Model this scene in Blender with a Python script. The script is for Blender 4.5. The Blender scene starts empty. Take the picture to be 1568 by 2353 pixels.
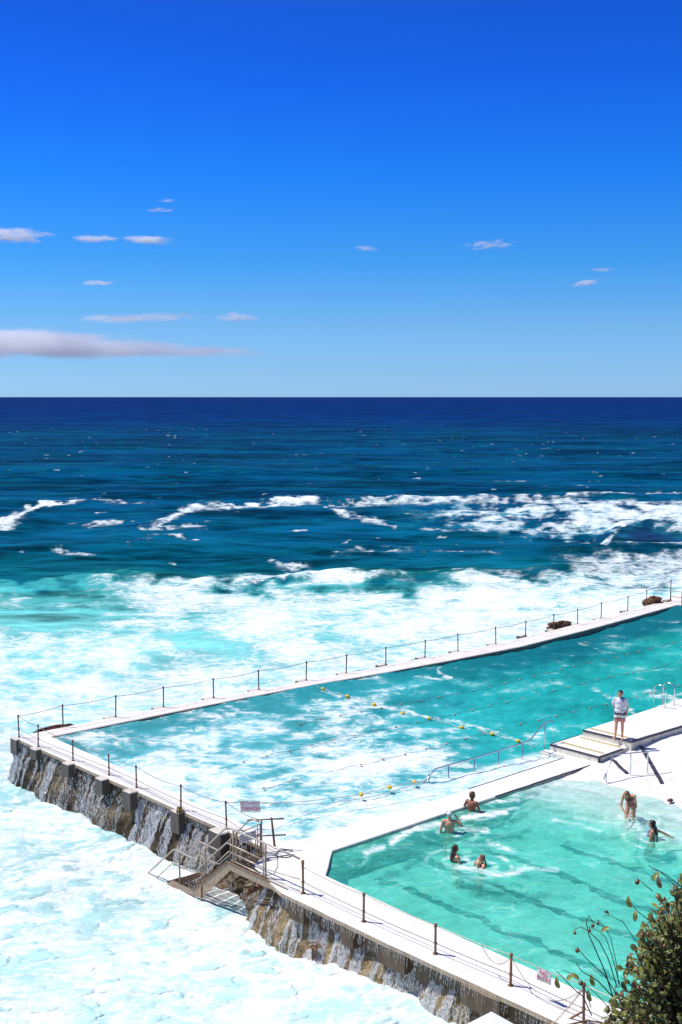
import bpy, bmesh, math, random
import numpy as np
from mathutils import Vector, Matrix
random.seed(7); RNG=np.random.default_rng(11)
sc=bpy.context.scene; COL=sc.collection
# ------------------------------------------------------------------ camera model / survey helpers
F=2765.0; CX,CY=784.0,1176.5; HC=13.2; PITCH=math.atan(264.5/F)
CP,SP=math.cos(PITCH),math.sin(PITCH)
def P(x,y,z=0.0):
    a=(x-CX)/F; b=-(y-CY)/F
    d=(a,CP+b*SP,-SP+b*CP); t=(z-HC)/d[2]
    return Vector((d[0]*t,d[1]*t,z))
def pix(X,Y,Z):
    zz=Z-HC; dep=Y*CP-zz*SP; up=Y*SP+zz*CP
    return CX+F*X/dep, CY-F*up/dep
TH=math.radians(47.63857)
VX,VY=math.sin(TH),math.cos(TH); UX,UY=math.cos(TH),-math.sin(TH)
OX,OY=-12.3998596,45.59732245
def W(u,v,z=0.0): return Vector((OX+u*UX+v*VX, OY+u*UY+v*VY, z))
def Quv(p): return ((p[0]-OX)*UX+(p[1]-OY)*UY, (p[0]-OX)*VX+(p[1]-OY)*VY)
ROT=math.atan2(UY,UX)      # rotation of the pool's u axis
# ------------------------------------------------------------------ objects
def tag(o,label=None,cat=None,group=None,kind=None):
    if label: o['label']=label
    if cat: o['category']=cat
    if group: o['group']=group
    if kind: o['kind']=kind
    return o
def empty(name,loc=(0,0,0),rz=0.0):
    o=bpy.data.objects.new(name,None); COL.objects.link(o); o.location=loc; o.rotation_euler=(0,0,rz)
    o.empty_display_size=.1
    return o
def link(name,me,mat,parent=None,smooth=False,loc=None):
    o=bpy.data.objects.new(name,me); COL.objects.link(o)
    if mat is not None:
        for m in (mat if isinstance(mat,(list,tuple)) else [mat]): me.materials.append(m)
    if smooth: me.polygons.foreach_set('use_smooth',[True]*len(me.polygons))
    if parent is not None: o.parent=parent
    if loc is not None: o.location=loc
    return o
def from_bm(name,bm,mat,parent=None,smooth=False,loc=None):
    me=bpy.data.meshes.new(name); bm.normal_update(); bm.to_mesh(me); bm.free()
    return link(name,me,mat,parent,smooth,loc)
def copy_tree(o,parent=None):
    c=o.copy(); COL.objects.link(c); c.parent=parent
    for ch in list(o.children): copy_tree(ch,c)
    return c
def basis(d):
    d=Vector(d).normalized(); a=Vector((0,0,1)) if abs(d.z)<.9 else Vector((1,0,0))
    x=d.cross(a).normalized(); return x,d.cross(x).normalized(),d
def tube(bm,pts,r,seg=8,caps=True):
    pts=[Vector(p) for p in pts]; n=len(pts)
    rr=r if isinstance(r,(list,tuple)) else [r]*n
    rings=[]
    x0=None
    for i,p in enumerate(pts):
        d=(pts[min(i+1,n-1)]-pts[max(i-1,0)])
        if d.length<1e-9: d=Vector((0,0,1))
        d.normalize()
        if x0 is None: x,y,_=basis(d)
        else:
            x=(x0-d*x0.dot(d))
            if x.length<1e-6: x,y,_=basis(d)
            x.normalize(); y=d.cross(x)
        x0=x
        rings.append([bm.verts.new(p+(x*math.cos(2*math.pi*k/seg)+y*math.sin(2*math.pi*k/seg))*rr[i]) for k in range(seg)])
    for i in range(n-1):
        for k in range(seg):
            bm.faces.new((rings[i][k],rings[i][(k+1)%seg],rings[i+1][(k+1)%seg],rings[i+1][k]))
    if caps:
        bm.faces.new(rings[0][::-1]); bm.faces.new(rings[-1])
def box(bm,c,s,rz=0.0,rx=0.0):
    m=Matrix.Translation(Vector(c))@Matrix.Rotation(rz,4,'Z')@Matrix.Rotation(rx,4,'Y')@Matrix.Diagonal((s[0],s[1],s[2],1))
    bmesh.ops.create_cube(bm,size=1,matrix=m)
def ball(bm,c,s,seg=12,rot=None):
    if not isinstance(s,(list,tuple,Vector)): s=(s,s,s)
    m=Matrix.Translation(Vector(c))
    if rot is not None: m=m@rot
    m=m@Matrix.Diagonal((s[0],s[1],s[2],1))
    vs=max(6,seg*2//3); top=bm.verts.new(m@Vector((0,0,1))); bot=bm.verts.new(m@Vector((0,0,-1))); R_=[]
    for j in range(1,vs):
        a=math.pi*j/vs; R_.append([bm.verts.new(m@Vector((math.sin(a)*math.cos(2*math.pi*k/seg),math.sin(a)*math.sin(2*math.pi*k/seg),math.cos(a)))) for k in range(seg)])
    for k in range(seg):
        q=(k+1)%seg; bm.faces.new((top,R_[0][k],R_[0][q])); bm.faces.new((bot,R_[-1][q],R_[-1][k]))
        for j in range(len(R_)-1): bm.faces.new((R_[j][k],R_[j+1][k],R_[j+1][q],R_[j][q]))
def cone(bm,a,b,ra,rb,seg=12):
    tube(bm,[a,b],[ra,rb],seg)
def sag(a,b,d,n=14):
    a=Vector(a); b=Vector(b)
    return [a.lerp(b,i/n)-Vector((0,0,4*d*(i/n)*(1-i/n))) for i in range(n+1)]
def slab(name,pts,z0,z1,mat,parent=None,step=.35,jit=.012,bev=.02,seed=1):
    """pts: list of (x,y) world; a slab with slightly worn, rounded edges"""
    r=random.Random(seed); out=[]
    n=len(pts)
    for i in range(n):
        a=Vector(pts[i][:2]); b=Vector(pts[(i+1)%n][:2]); L=(b-a).length; k=max(1,int(L/step))
        nrm=Vector((-(b-a).y,(b-a).x)); 
        if nrm.length>0: nrm.normalize()
        for j in range(k):
            p=a.lerp(b,j/k)
            if j>0: p=p+nrm*r.uniform(-jit,jit)
            out.append(p)
    area=sum(out[i].x*out[(i+1)%len(out)].y-out[(i+1)%len(out)].x*out[i].y for i in range(len(out)))
    if area<0: out.reverse()
    m=len(out)
    bm=bmesh.new()
    def inset(dist):
        res=[]
        for i in range(m):
            e1=(out[i]-out[i-1]); e2=(out[(i+1)%m]-out[i])
            if e1.length<1e-6 or e2.length<1e-6: res.append(out[i]); continue
            e1.normalize(); e2.normalize()
            nn=Vector((-e1.y-e2.y,e1.x+e2.x)); l=nn.length
            res.append(out[i]+nn/max(l,.6)*dist*1.1 if l>1e-6 else out[i])
        return res
    ins=inset(bev)
    low=[bm.verts.new((p.x,p.y,z0)) for p in out]
    mid=[bm.verts.new((p.x,p.y,z1-bev+r.uniform(-.003,.003))) for p in out]
    top=[bm.verts.new((p.x,p.y,z1)) for p in ins]
    for i in range(m):
        j=(i+1)%m
        bm.faces.new((low[i],low[j],mid[j],mid[i])); bm.faces.new((mid[i],mid[j],top[j],top[i]))
    f=bm.faces.new(top); g=bm.faces.new(low[::-1])
    bmesh.ops.triangulate(bm,faces=[f,g])
    return from_bm(name,bm,mat,parent)
# ------------------------------------------------------------------ numpy gradient noise
_perm=RNG.permutation(512)
_ang=RNG.uniform(0,2*math.pi,512); _gx,_gy=np.cos(_ang),np.sin(_ang)
def pn(x,y):
    xi=np.floor(x).astype(np.int64); yi=np.floor(y).astype(np.int64); xf=x-xi; yf=y-yi
    def g(ix,iy,dx,dy):
        h=_perm[(_perm[ix%512]+iy)%512]; return _gx[h]*dx+_gy[h]*dy
    s=xf*xf*xf*(xf*(xf*6-15)+10); t=yf*yf*yf*(yf*(yf*6-15)+10)
    a=g(xi,yi,xf,yf); b=g(xi+1,yi,xf-1,yf); c=g(xi,yi+1,xf,yf-1); d=g(xi+1,yi+1,xf-1,yf-1)
    return ((a+(b-a)*s)+((c+(d-c)*s)-(a+(b-a)*s))*t)*1.5
def fbm(x,y,o=4):
    r=np.zeros_like(x); a=.5; f=1.
    for i in range(o): r+=a*pn(x*f+17.3*i,y*f-9.1*i); a*=.5; f*=2.03
    return r
def sst(a,b,x):
    t=np.clip((x-a)/(b-a),0,1); return t*t*(3-2*t)
# ------------------------------------------------------------------ materials
def newmat(name):
    m=bpy.data.materials.new(name); m.use_nodes=True; nt=m.node_tree; nt.nodes.clear(); return m,nt
class N:
    def __init__(s,nt): s.nt=nt
    def add(s,t,**k):
        n=s.nt.nodes.new(t)
        for a,b in k.items(): setattr(n,a,b)
        return n
    def L(s,a,b): s.nt.links.new(a,b)
    def val(s,sock,v):
        if hasattr(v,'is_linked') or isinstance(v,bpy.types.NodeSocket): s.L(v,sock)
        else: sock.default_value=v
    def math(s,op,a,b=0.0,c=None,clamp=False):
        n=s.add('ShaderNodeMath',operation=op,use_clamp=clamp); s.val(n.inputs[0],a); s.val(n.inputs[1],b)
        if c is not None: s.val(n.inputs[2],c)
        return n.outputs[0]
    def mixc(s,f,a,b,mode='MIX'):
        n=s.add('ShaderNodeMix',data_type='RGBA',blend_type=mode); s.val(n.inputs[0],f)
        s.val(n.inputs[6],a if not isinstance(a,tuple) else (*a[:3],1)); s.val(n.inputs[7],b if not isinstance(b,tuple) else (*b[:3],1))
        return n.outputs[2]
    def rng(s,v,a,b,c=0.0,d=1.0,smooth=True):
        n=s.add('ShaderNodeMapRange',interpolation_type='SMOOTHSTEP' if smooth else 'LINEAR'); n.clamp=True
        s.val(n.inputs[0],v)
        for i,q in enumerate((a,b,c,d)): s.val(n.inputs[i+1],q)
        return n.outputs[0]
    def noise(s,vec,scale,detail=4,rough=.55,dist=0.0,out=0):
        n=s.add('ShaderNodeTexNoise'); 
        if vec is not None: s.L(vec,n.inputs['Vector'])
        n.inputs['Scale'].default_value=scale; n.inputs['Detail'].default_value=detail
        n.inputs['Roughness'].default_value=rough; n.inputs['Distortion'].default_value=dist
        return n.outputs[out]
    def mapping(s,vec,scale=(1,1,1),rot=(0,0,0),loc=(0,0,0)):
        n=s.add('ShaderNodeMapping'); s.L(vec,n.inputs[0]); n.inputs['Scale'].default_value=scale; n.inputs['Rotation'].default_value=rot; n.inputs['Location'].default_value=loc
        return n.outputs[0]
    def bump(s,h,strength=.3,dist=.02,normal=None):
        n=s.add('ShaderNodeBump'); s.L(h,n.inputs['Height']); n.inputs['Strength'].default_value=strength; n.inputs['Distance'].default_value=dist
        if normal is not None: s.L(normal,n.inputs['Normal'])
        return n.outputs[0]
def simple(name,col,rough=.6,metal=0.0,var=.12,scale=8.0,col2=None,bump=.15,bd=.004,amt=.5,spec=.5,stretch=(1,1,1)):
    """procedural surface: two-tone noise, roughness variation and a fine bump"""
    m,nt=newmat(name); n=N(nt)
    tc=n.add('ShaderNodeTexCoord').outputs['Object']; mp=n.mapping(tc,stretch)
    a=n.noise(mp,scale,5); b=n.noise(mp,scale*6.1,4)
    c2=col2 or tuple(max(0,c*(1-var*2)) for c in col)
    f=n.math('ADD',n.rng(a,.35,.68),n.math('MULTIPLY',n.math('SUBTRACT',b,.5),.5),clamp=True)
    c=n.mixc(n.math('MULTIPLY',f,amt*2 if col2 else 1.0,clamp=True),col,c2)
    p=n.add('ShaderNodeBsdfPrincipled'); n.L(c,p.inputs['Base Color']); p.inputs['Metallic'].default_value=metal
    p.inputs['Specular IOR Level'].default_value=spec
    n.L(n.rng(b,.3,.7,max(0,rough-.1),min(1,rough+.1),False),p.inputs['Roughness'])
    n.L(n.bump(b,bump,bd),p.inputs['Normal'])
    o=n.add('ShaderNodeOutputMaterial'); n.L(p.outputs[0],o.inputs[0]); return m
def concrete(name,col,stain,side,scale=1.0,amt=.5,joints=False):
    """painted concrete: worn white top; the vertical faces in a side tone, mostly rust and weed stain"""
    m,nt=newmat(name); n=N(nt)
    geo=n.add('ShaderNodeNewGeometry'); pos=geo.outputs['Position']
    a=n.noise(pos,1.3*scale,6,.62); b=n.noise(pos,14*scale,5,.6); s=n.noise(n.mapping(pos,(3.5,3.5,1.1)),1.0,5)
    c=n.mixc(n.math('MULTIPLY',n.rng(a,.52,.74),amt),col,stain)
    c=n.mixc(n.math('MULTIPLY',n.rng(b,.56,.7),.18),c,stain)
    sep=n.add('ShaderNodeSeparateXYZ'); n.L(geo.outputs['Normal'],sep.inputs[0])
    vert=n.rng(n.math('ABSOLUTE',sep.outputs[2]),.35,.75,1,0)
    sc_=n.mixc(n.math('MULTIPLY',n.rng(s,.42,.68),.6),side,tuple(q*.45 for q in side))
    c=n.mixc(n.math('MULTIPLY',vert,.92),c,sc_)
    if joints:
        rp_=n.mapping(pos,(1,1,1),(0,0,-ROT)); sx=n.add('ShaderNodeSeparateXYZ'); n.L(rp_,sx.inputs[0])
        jm=None
        for ax in (0,1):
            f_=n.math('ABSOLUTE',n.math('SUBTRACT',n.math('FRACT',n.math('MULTIPLY_ADD',sx.outputs[ax],1/2.43,.31)),.5)); j_=n.rng(n.math('SUBTRACT',.5,f_),0,.006,1,0); jm=j_ if jm is None else n.math('MAXIMUM',jm,j_)
        c=n.mixc(n.math('MULTIPLY',jm,n.rng(b,.3,.6,.1,.55)),c,tuple(q*.55 for q in stain))
        blot=n.noise(pos,.45,7,.7); c=n.mixc(n.math('MULTIPLY',n.rng(blot,.55,.66),.35),c,stain)
    p=n.add('ShaderNodeBsdfPrincipled'); n.L(c,p.inputs['Base Color']); n.L(n.rng(a,.4,.7,.7,.4),p.inputs['Roughness'])
    p.inputs['Specular IOR Level'].default_value=.35
    n.L(n.bump(b,.25,.01),p.inputs['Normal'])
    o=n.add('ShaderNodeOutputMaterial'); n.L(p.outputs[0],o.inputs[0]); return m
def water_mat(name,rot=0.0,clear=False,lace=1.0,grain=1.0,bumpd=.06,spec=.1,MILK=.8,big=0):
    m,nt=newmat(name); n=N(nt)
    pos=n.add('ShaderNodeNewGeometry').outputs['Position']
    mp=n.mapping(pos,(.62,1,1),(0,0,rot))
    fo=n.add('ShaderNodeAttribute',attribute_name='foam').outputs['Fac']
    body=n.add('ShaderNodeAttribute',attribute_name='body').outputs['Color']
    wc=n.noise(mp,.55*grain,4,.6,out=1)
    wv=n.add('ShaderNodeVectorMath',operation='MULTIPLY_ADD'); n.L(wc,wv.inputs[0]); wv.inputs[1].default_value=(2.2/grain,2.2/grain,0); n.L(mp,wv.inputs[2])
    mw=wv.outputs[0]
    n1=n.noise(mw,.5*grain,6,.6); n2=n.noise(mw,2.4*grain,6,.68); n3=n.noise(mw,8.*grain,3,.6)
    v=n.add('ShaderNodeTexVoronoi',feature='DISTANCE_TO_EDGE'); n.L(mw,v.inputs['Vector']); v.inputs['Scale'].default_value=1.5*grain; v.inputs['Detail'].default_value=2.0; v.inputs['Roughness'].default_value=.7
    la=n.rng(v.outputs['Distance'],0.0,.10,1,0)
    s=n.math('ADD',n.math('MULTIPLY',n.math('SUBTRACT',n1,.5),1.5),n.math('MULTIPLY',n.math('SUBTRACT',n2,.5),1.6))
    s=n.math('ADD',s,n.math('MULTIPLY',n.math('SUBTRACT',n3,.5),.8))
    s=n.math('ADD',s,fo)
    gate=n.rng(fo,.005,.1)
    foam=n.math('MAXIMUM',n.rng(s,.36,1.0),n.math('MULTIPLY',la,n.math('MULTIPLY',n.math('MULTIPLY',n.rng(s,.04,.55),n.rng(fo,.14,.42)),.85*lace,clamp=True)))
    foam=n.math('MULTIPLY',foam,gate)
    milk=n.math('MULTIPLY',n.math('MULTIPLY',n.rng(s,.0,.75),n.rng(fo,.15,.7)),MILK)
    c=n.mixc(milk,body,(.56,.81,.79))
    c=n.mixc(n.math('MULTIPLY',n.rng(n.noise(mp,.11,3),.42,.6),.25),c,n.mixc(.5,body,(.0,.09,.08),'MIX'))
    ncol=n.mixc(n.rng(n2,.35,.65),(.68,.71,.71),(.87,.87,.86))
    # ripples
    r1=n.noise(n.mapping(pos,(.55,1,1),(0,0,rot)),1.1,5,.6,.3); r2=n.noise(n.mapping(pos,(.5,1,1),(0,0,rot)),5.,4,.6,.5); 
    r=n.math('MULTIPLY',n.math('ADD',n.math('MULTIPLY',r1,1.0),n.math('MULTIPLY',r2,.28)),n.rng(fo,.15,.8,1.0,.18))
    r=n.math('ADD',r,n.math('MULTIPLY',n.noise(pos,1.3,4,.55),.5))
    if big:
        mg=n.mapping(pos,(.4,1,1),(0,0,rot)); q1=n.noise(mg,.55,3,.6,.4); q2=n.noise(mg,.13,3,.6,.3); q3=n.noise(mg,.028,4,.65)
        qq=n.math('ADD',n.math('ADD',n.rng(q1,.30,.70,-.5,.5),n.rng(q2,.32,.68,-.5,.5)),n.rng(q3,.35,.65,-.4,.4))
        mul_=n.rng(qq,-.75,.75,.42,1.75,False); vm=n.add('ShaderNodeVectorMath',operation='SCALE'); n.L(c,vm.inputs[0]); n.L(mul_,vm.inputs['Scale'])
        c=n.mixc(n.rng(fo,.02,.35,1,.15),c,vm.outputs[0])  # light and dark reflections of wave facets put into the water colour
        r0=n.noise(n.mapping(pos,(.5,1,1),(0,0,rot)),.34,4,.6,.4); rA=n.noise(n.mapping(pos,(.45,1,1),(0,0,rot)),.10,3,.55,.3)
        r=n.math('ADD',r,n.math('ADD',n.math('MULTIPLY',r0,2.6*big),n.math('MULTIPLY',rA,7.*big)))
    nb=n.bump(r,1.0,bumpd)
    df=n.add('ShaderNodeBsdfDiffuse'); n.L(ncol,df.inputs[0]); n.L(nb,df.inputs['Normal'])
    mx=n.add('ShaderNodeMixShader'); n.L(foam,mx.inputs[0])
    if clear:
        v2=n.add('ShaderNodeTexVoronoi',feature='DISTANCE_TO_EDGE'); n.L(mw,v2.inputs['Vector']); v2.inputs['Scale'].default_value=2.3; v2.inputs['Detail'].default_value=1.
        ca=n.math('MULTIPLY',n.rng(v2.outputs['Distance'],.0,.09,1,0),n.rng(n1,.42,.6)); c=n.mixc(n.math('MULTIPLY',ca,.38),c,(.55,.98,.86))  # bright caustic lines put into the water colour
        c=n.mixc(n.math('MULTIPLY',n.rng(n.noise(mp,1.3,5,.65,.6),.46,.68),.42),c,(.03,.50,.37))  # darker mottling between them, refracted light put into the colour as well
        tr=n.add('ShaderNodeBsdfTransparent'); tr.inputs[0].default_value=(.93,1,.98,1)
        di=n.add('ShaderNodeBsdfDiffuse'); n.L(c,di.inputs[0]); n.L(nb,di.inputs['Normal'])
        m0=n.add('ShaderNodeMixShader'); n.L(n.math('ADD',n.math('MULTIPLY',n.rng(s,-.35,.7),.40),.24),m0.inputs[0]); n.L(tr.outputs[0],m0.inputs[1]); n.L(di.outputs[0],m0.inputs[2])
        gl=n.add('ShaderNodeBsdfGlossy'); gl.inputs['Roughness'].default_value=.09; n.L(nb,gl.inputs['Normal'])
        fr=n.add('ShaderNodeFresnel'); fr.inputs[0].default_value=1.33; n.L(nb,fr.inputs['Normal'])
        m1=n.add('ShaderNodeMixShader'); n.L(n.math('MULTIPLY',fr.outputs[0],.75),m1.inputs[0]); n.L(m0.outputs[0],m1.inputs[1]); n.L(gl.outputs[0],m1.inputs[2])
        base=m1.outputs[0]
        va=n.add('ShaderNodeVolumeAbsorption'); va.inputs[0].default_value=(.03,.90,.84,1); va.inputs[1].default_value=.52
    else:
        p=n.add('ShaderNodeBsdfDiffuse'); n.L(c,p.inputs[0]); n.L(nb,p.inputs['Normal'])
        gl=n.add('ShaderNodeBsdfGlossy'); gl.inputs['Roughness'].default_value=.16; n.L(nb,gl.inputs['Normal'])
        fr=n.add('ShaderNodeFresnel'); fr.inputs[0].default_value=1.33; n.L(nb,fr.inputs['Normal'])
        m1=n.add('ShaderNodeMixShader'); n.L(n.math('MULTIPLY',fr.outputs[0],spec),m1.inputs[0]); n.L(p.outputs[0],m1.inputs[1]); n.L(gl.outputs[0],m1.inputs[2])
        base=m1.outputs[0]
    n.L(base,mx.inputs[1]); n.L(df.outputs[0],mx.inputs[2])
    o=n.add('ShaderNodeOutputMaterial'); n.L(mx.outputs[0],o.inputs[0])
    if clear: n.L(va.outputs[0],o.inputs[1])
    return m
#@@MATS
M={}
M['white']=concrete('white_concrete',(.83,.79,.73),(.60,.50,.38),(.42,.30,.18),amt=.3,joints=True)
M['poolwhite']=concrete('pool_wall_concrete',(.86,.84,.80),(.76,.70,.60),(.76,.73,.62),amt=.2,joints=True)
M['cream']=concrete('cream_concrete',(.80,.74,.66),(.60,.50,.38),(.36,.25,.13),amt=.45,joints=True)
M['under']=concrete('weedy_concrete',(.24,.17,.12),(.08,.07,.05),(.11,.075,.045))
M['pier']=concrete('pier_concrete',(.66,.60,.52),(.4,.3,.2),(.055,.045,.038))  # near-black side tone holds wet concrete and painted shade of the blocks
M['steel']=simple('galvanised_steel',(.56,.50,.42),.38,.35,.2,18,col2=(.34,.25,.17),amt=.4)
M['stainless']=simple('stainless_steel',(.72,.72,.72),.22,.9,.08,20)
M['rust']=simple('rusty_steel',(.20,.13,.09),.7,.25,.3,14,col2=(.30,.13,.05))
M['darkpost']=simple('dark_weathered_metal',(.11,.085,.075),.6,.3,.3,20,col2=(.22,.12,.07))
M['tan']=simple('tan_painted_steel',(.40,.31,.22),.5,.1,.15,9,col2=(.24,.15,.09),amt=.4)
M['grate']=simple('rusty_grating',(.17,.11,.075),.7,.2,.2,20,col2=(.08,.05,.04))
M['cable']=simple('steel_cable',(.16,.15,.16),.6,.2,.1,60)
M['rope']=simple('lane_rope',(.20,.16,.14),.8,0,.1,60)
M['ropew']=simple('pale_rope',(.66,.68,.66),.8,0,.1,60)
M['orange']=simple('orange_float',(.80,.36,.24),.45,0,.1,10)
M['yellow']=simple('yellow_buoy',(.90,.56,.02),.38,0,.08,6)
M['black']=simple('black_edge_paint',(.025,.028,.05),.55,0,.1,6,col2=(.08,.07,.08),amt=.3)
M['tactile']=simple('yellow_tactile_strip',(.74,.62,.33),.7,0,.1,40,bump=.6,bd=.01)
M['sign']=simple('white_sign',(.86,.86,.86),.5,0,.03,5)
def sign_mat():
    m,nt=newmat('white_sign_sheet'); n=N(nt); tc=n.add('ShaderNodeTexCoord').outputs['Object']; a=n.noise(tc,9,4); c=n.mixc(n.rng(a,.45,.7),(.92,.92,.93),(.80,.78,.78))
    p=n.add('ShaderNodeBsdfDiffuse'); n.L(c,p.inputs[0]); t=n.add('ShaderNodeBsdfTranslucent'); n.L(c,t.inputs[0]); mx=n.add('ShaderNodeMixShader'); mx.inputs[0].default_value=.5; n.L(p.outputs[0],mx.inputs[1]); n.L(t.outputs[0],mx.inputs[2]); o=n.add('ShaderNodeOutputMaterial'); n.L(mx.outputs[0],o.inputs[0]); return m
M['banner']=sign_mat()
M['red']=simple('red_lettering',(.62,.02,.05),.5,0,.05,20)
M['redf']=simple('faded_red_lettering',(.72,.22,.20),.5,0,.1,20)
M['grey']=simple('grey_lettering',(.25,.20,.22),.5,0,.1,20)
M['kelp']=simple('brown_kelp',(.16,.10,.015),.4,0,.3,12,col2=(.30,.20,.03))
def rock_mat(name,cols,wet=.0,scale=1.0):
    m,nt=newmat(name); n=N(nt)
    pos=n.add('ShaderNodeNewGeometry').outputs['Position']
    a=n.noise(pos,.9*scale,6,.65); b=n.noise(pos,7*scale,6,.7); c3=n.noise(pos,34*scale,4,.7)
    c=n.mixc(n.rng(a,.38,.6),cols[0],cols[1]); c=n.mixc(n.rng(b,.45,.66),c,cols[2]); c=n.mixc(n.rng(c3,.52,.72),c,cols[3])
    tint=n.add('ShaderNodeAttribute',attribute_name='tan').outputs['Fac']
    c=n.mixc(n.math('MULTIPLY',tint,.85),c,n.mixc(n.rng(b,.35,.65),(.55,.42,.26),(.26,.19,.09)))
    p=n.add('ShaderNodeBsdfPrincipled'); n.L(c,p.inputs['Base Color']); n.L(n.rng(b,.3,.7,.5,.95,False),p.inputs['Roughness']); p.inputs['Specular IOR Level'].default_value=.25
    h=n.math('ADD',b,n.math('MULTIPLY',c3,.5)); n.L(n.bump(h,1.0,.06),p.inputs['Normal'])
    o=n.add('ShaderNodeOutputMaterial'); n.L(p.outputs[0],o.inputs[0]); return m
M['rock']=rock_mat('wet_rock',[(.020,.015,.008),(.050,.030,.016),(.014,.016,.006),(.13,.10,.07)])
M['brownrock']=rock_mat('brown_rock',[(.20,.09,.045),(.12,.05,.03),(.05,.03,.02),(.32,.17,.10)])
M['cliff']=rock_mat('cliff_rock',[(.30,.24,.16),(.2,.15,.1),(.12,.10,.05),(.4,.33,.24)])
M['sea']=water_mat('sea_water',spec=.07,bumpd=.12,big=1.0)
M['pool']=water_mat('pool_water',rot=-ROT,lace=1.0,grain=1.1,spec=.15,bumpd=.06)
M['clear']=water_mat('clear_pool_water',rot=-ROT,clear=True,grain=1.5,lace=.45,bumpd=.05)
def cascade_mat():
    m,nt=newmat('falling_water'); n=N(nt)
    d=n.add('ShaderNodeBsdfDiffuse'); d.inputs[0].default_value=(.97,.98,.99,1)
    t=n.add('ShaderNodeBsdfTranslucent'); t.inputs[0].default_value=(.97,.98,.99,1)
    g=n.add('ShaderNodeBsdfGlossy'); g.inputs['Roughness'].default_value=.25
    a=n.add('ShaderNodeMixShader'); a.inputs[0].default_value=.25; n.L(d.outputs[0],a.inputs[1]); n.L(t.outputs[0],a.inputs[2])
    b=n.add('ShaderNodeMixShader'); b.inputs[0].default_value=.1; n.L(a.outputs[0],b.inputs[1]); n.L(g.outputs[0],b.inputs[2])
    o=n.add('ShaderNodeOutputMaterial'); n.L(b.outputs[0],o.inputs[0]); return m
M['fall']=cascade_mat()
#@@WATERGRID
def set_attr(me,name,typ,arr):
    at=me.attributes.new(name,typ,'POINT')
    if typ=='FLOAT': at.data.foreach_set('value',arr.astype(np.float32).ravel())
    else: at.data.foreach_set('color',arr.astype(np.float32).ravel())
def grid_mesh(name,X,Y,Z,foam,body,mat,skirt=None):
    R,C=X.shape; co=np.stack([X,Y,Z],-1).reshape(-1,3)
    idx=np.arange(R*C).reshape(R,C)
    q=np.stack([idx[:-1,:-1],idx[:-1,1:],idx[1:,1:],idx[1:,:-1]],-1).reshape(-1,4)
    fo=foam.reshape(-1); bo=np.concatenate([body.reshape(-1,3),np.ones((R*C,1))],1)
    extra=[]
    if skirt is not None:
        ring=np.concatenate([idx[0,:],idx[1:,-1],idx[-1,-2::-1],idx[-2:0:-1,0]])
        low=co[ring].copy(); low[:,2]=skirt; base=len(co); co=np.concatenate([co,low]); k=len(ring)
        fo=np.concatenate([fo,np.zeros(k)]); bo=np.concatenate([bo,bo[ring]])
        for i in range(k):
            j=(i+1)%k; extra.append((ring[j],ring[i],base+i,base+j))
        extra_n=[tuple(base+i for i in reversed(range(k)))]
    me=bpy.data.meshes.new(name)
    a_,b_,c_=co[q[0][0]],co[q[0][1]],co[q[0][2]]
    if np.cross((b_-a_)[:2],(c_-b_)[:2])<0:
        q=q[:,::-1]; extra=[e[::-1] for e in extra]
        if skirt is not None: extra_n=[extra_n[0][::-1]]
    if skirt is None:
        me.vertices.add(len(co)); me.vertices.foreach_set('co',co.astype(np.float32).ravel())
        me.loops.add(q.size); me.loops.foreach_set('vertex_index',q.ravel().astype(np.int32))
        me.polygons.add(len(q)); me.polygons.foreach_set('loop_start',np.arange(0,q.size,4,dtype=np.int32)); me.polygons.foreach_set('loop_total',np.full(len(q),4,dtype=np.int32))
        me.update(calc_edges=True)
    else:
        me.from_pydata(co.tolist(),[],q.tolist()+[tuple(int(a) for a in e) for e in extra]+[tuple(int(a) for a in extra_n[0])]); me.update()
    set_attr(me,'foam','FLOAT',fo); set_attr(me,'body','FLOAT_COLOR',bo)
    o=link(name,me,mat,smooth=True); return o
def seg_d(px,py,pts,wx=1.0):
    """distance in survey px to a polyline"""
    best=np.full(px.shape,1e9)
    for (a,b),(c,d) in zip(pts[:-1],pts[1:]):
        dx,dy=c-a,d-b; L=dx*dx+dy*dy+1e-9
        t=np.clip(((px-a)*dx+(py-b)*dy)/L,0,1)
        best=np.minimum(best,np.hypot((px-a-t*dx)*wx,(py-b-t*dy)))
    return best
def lerpc(x,stops):
    xs=[s[0] for s in stops]; return np.stack([np.interp(x,xs,[s[1][k] for s in stops]) for k in range(3)],-1)
SEA_Z=-1.62
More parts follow.
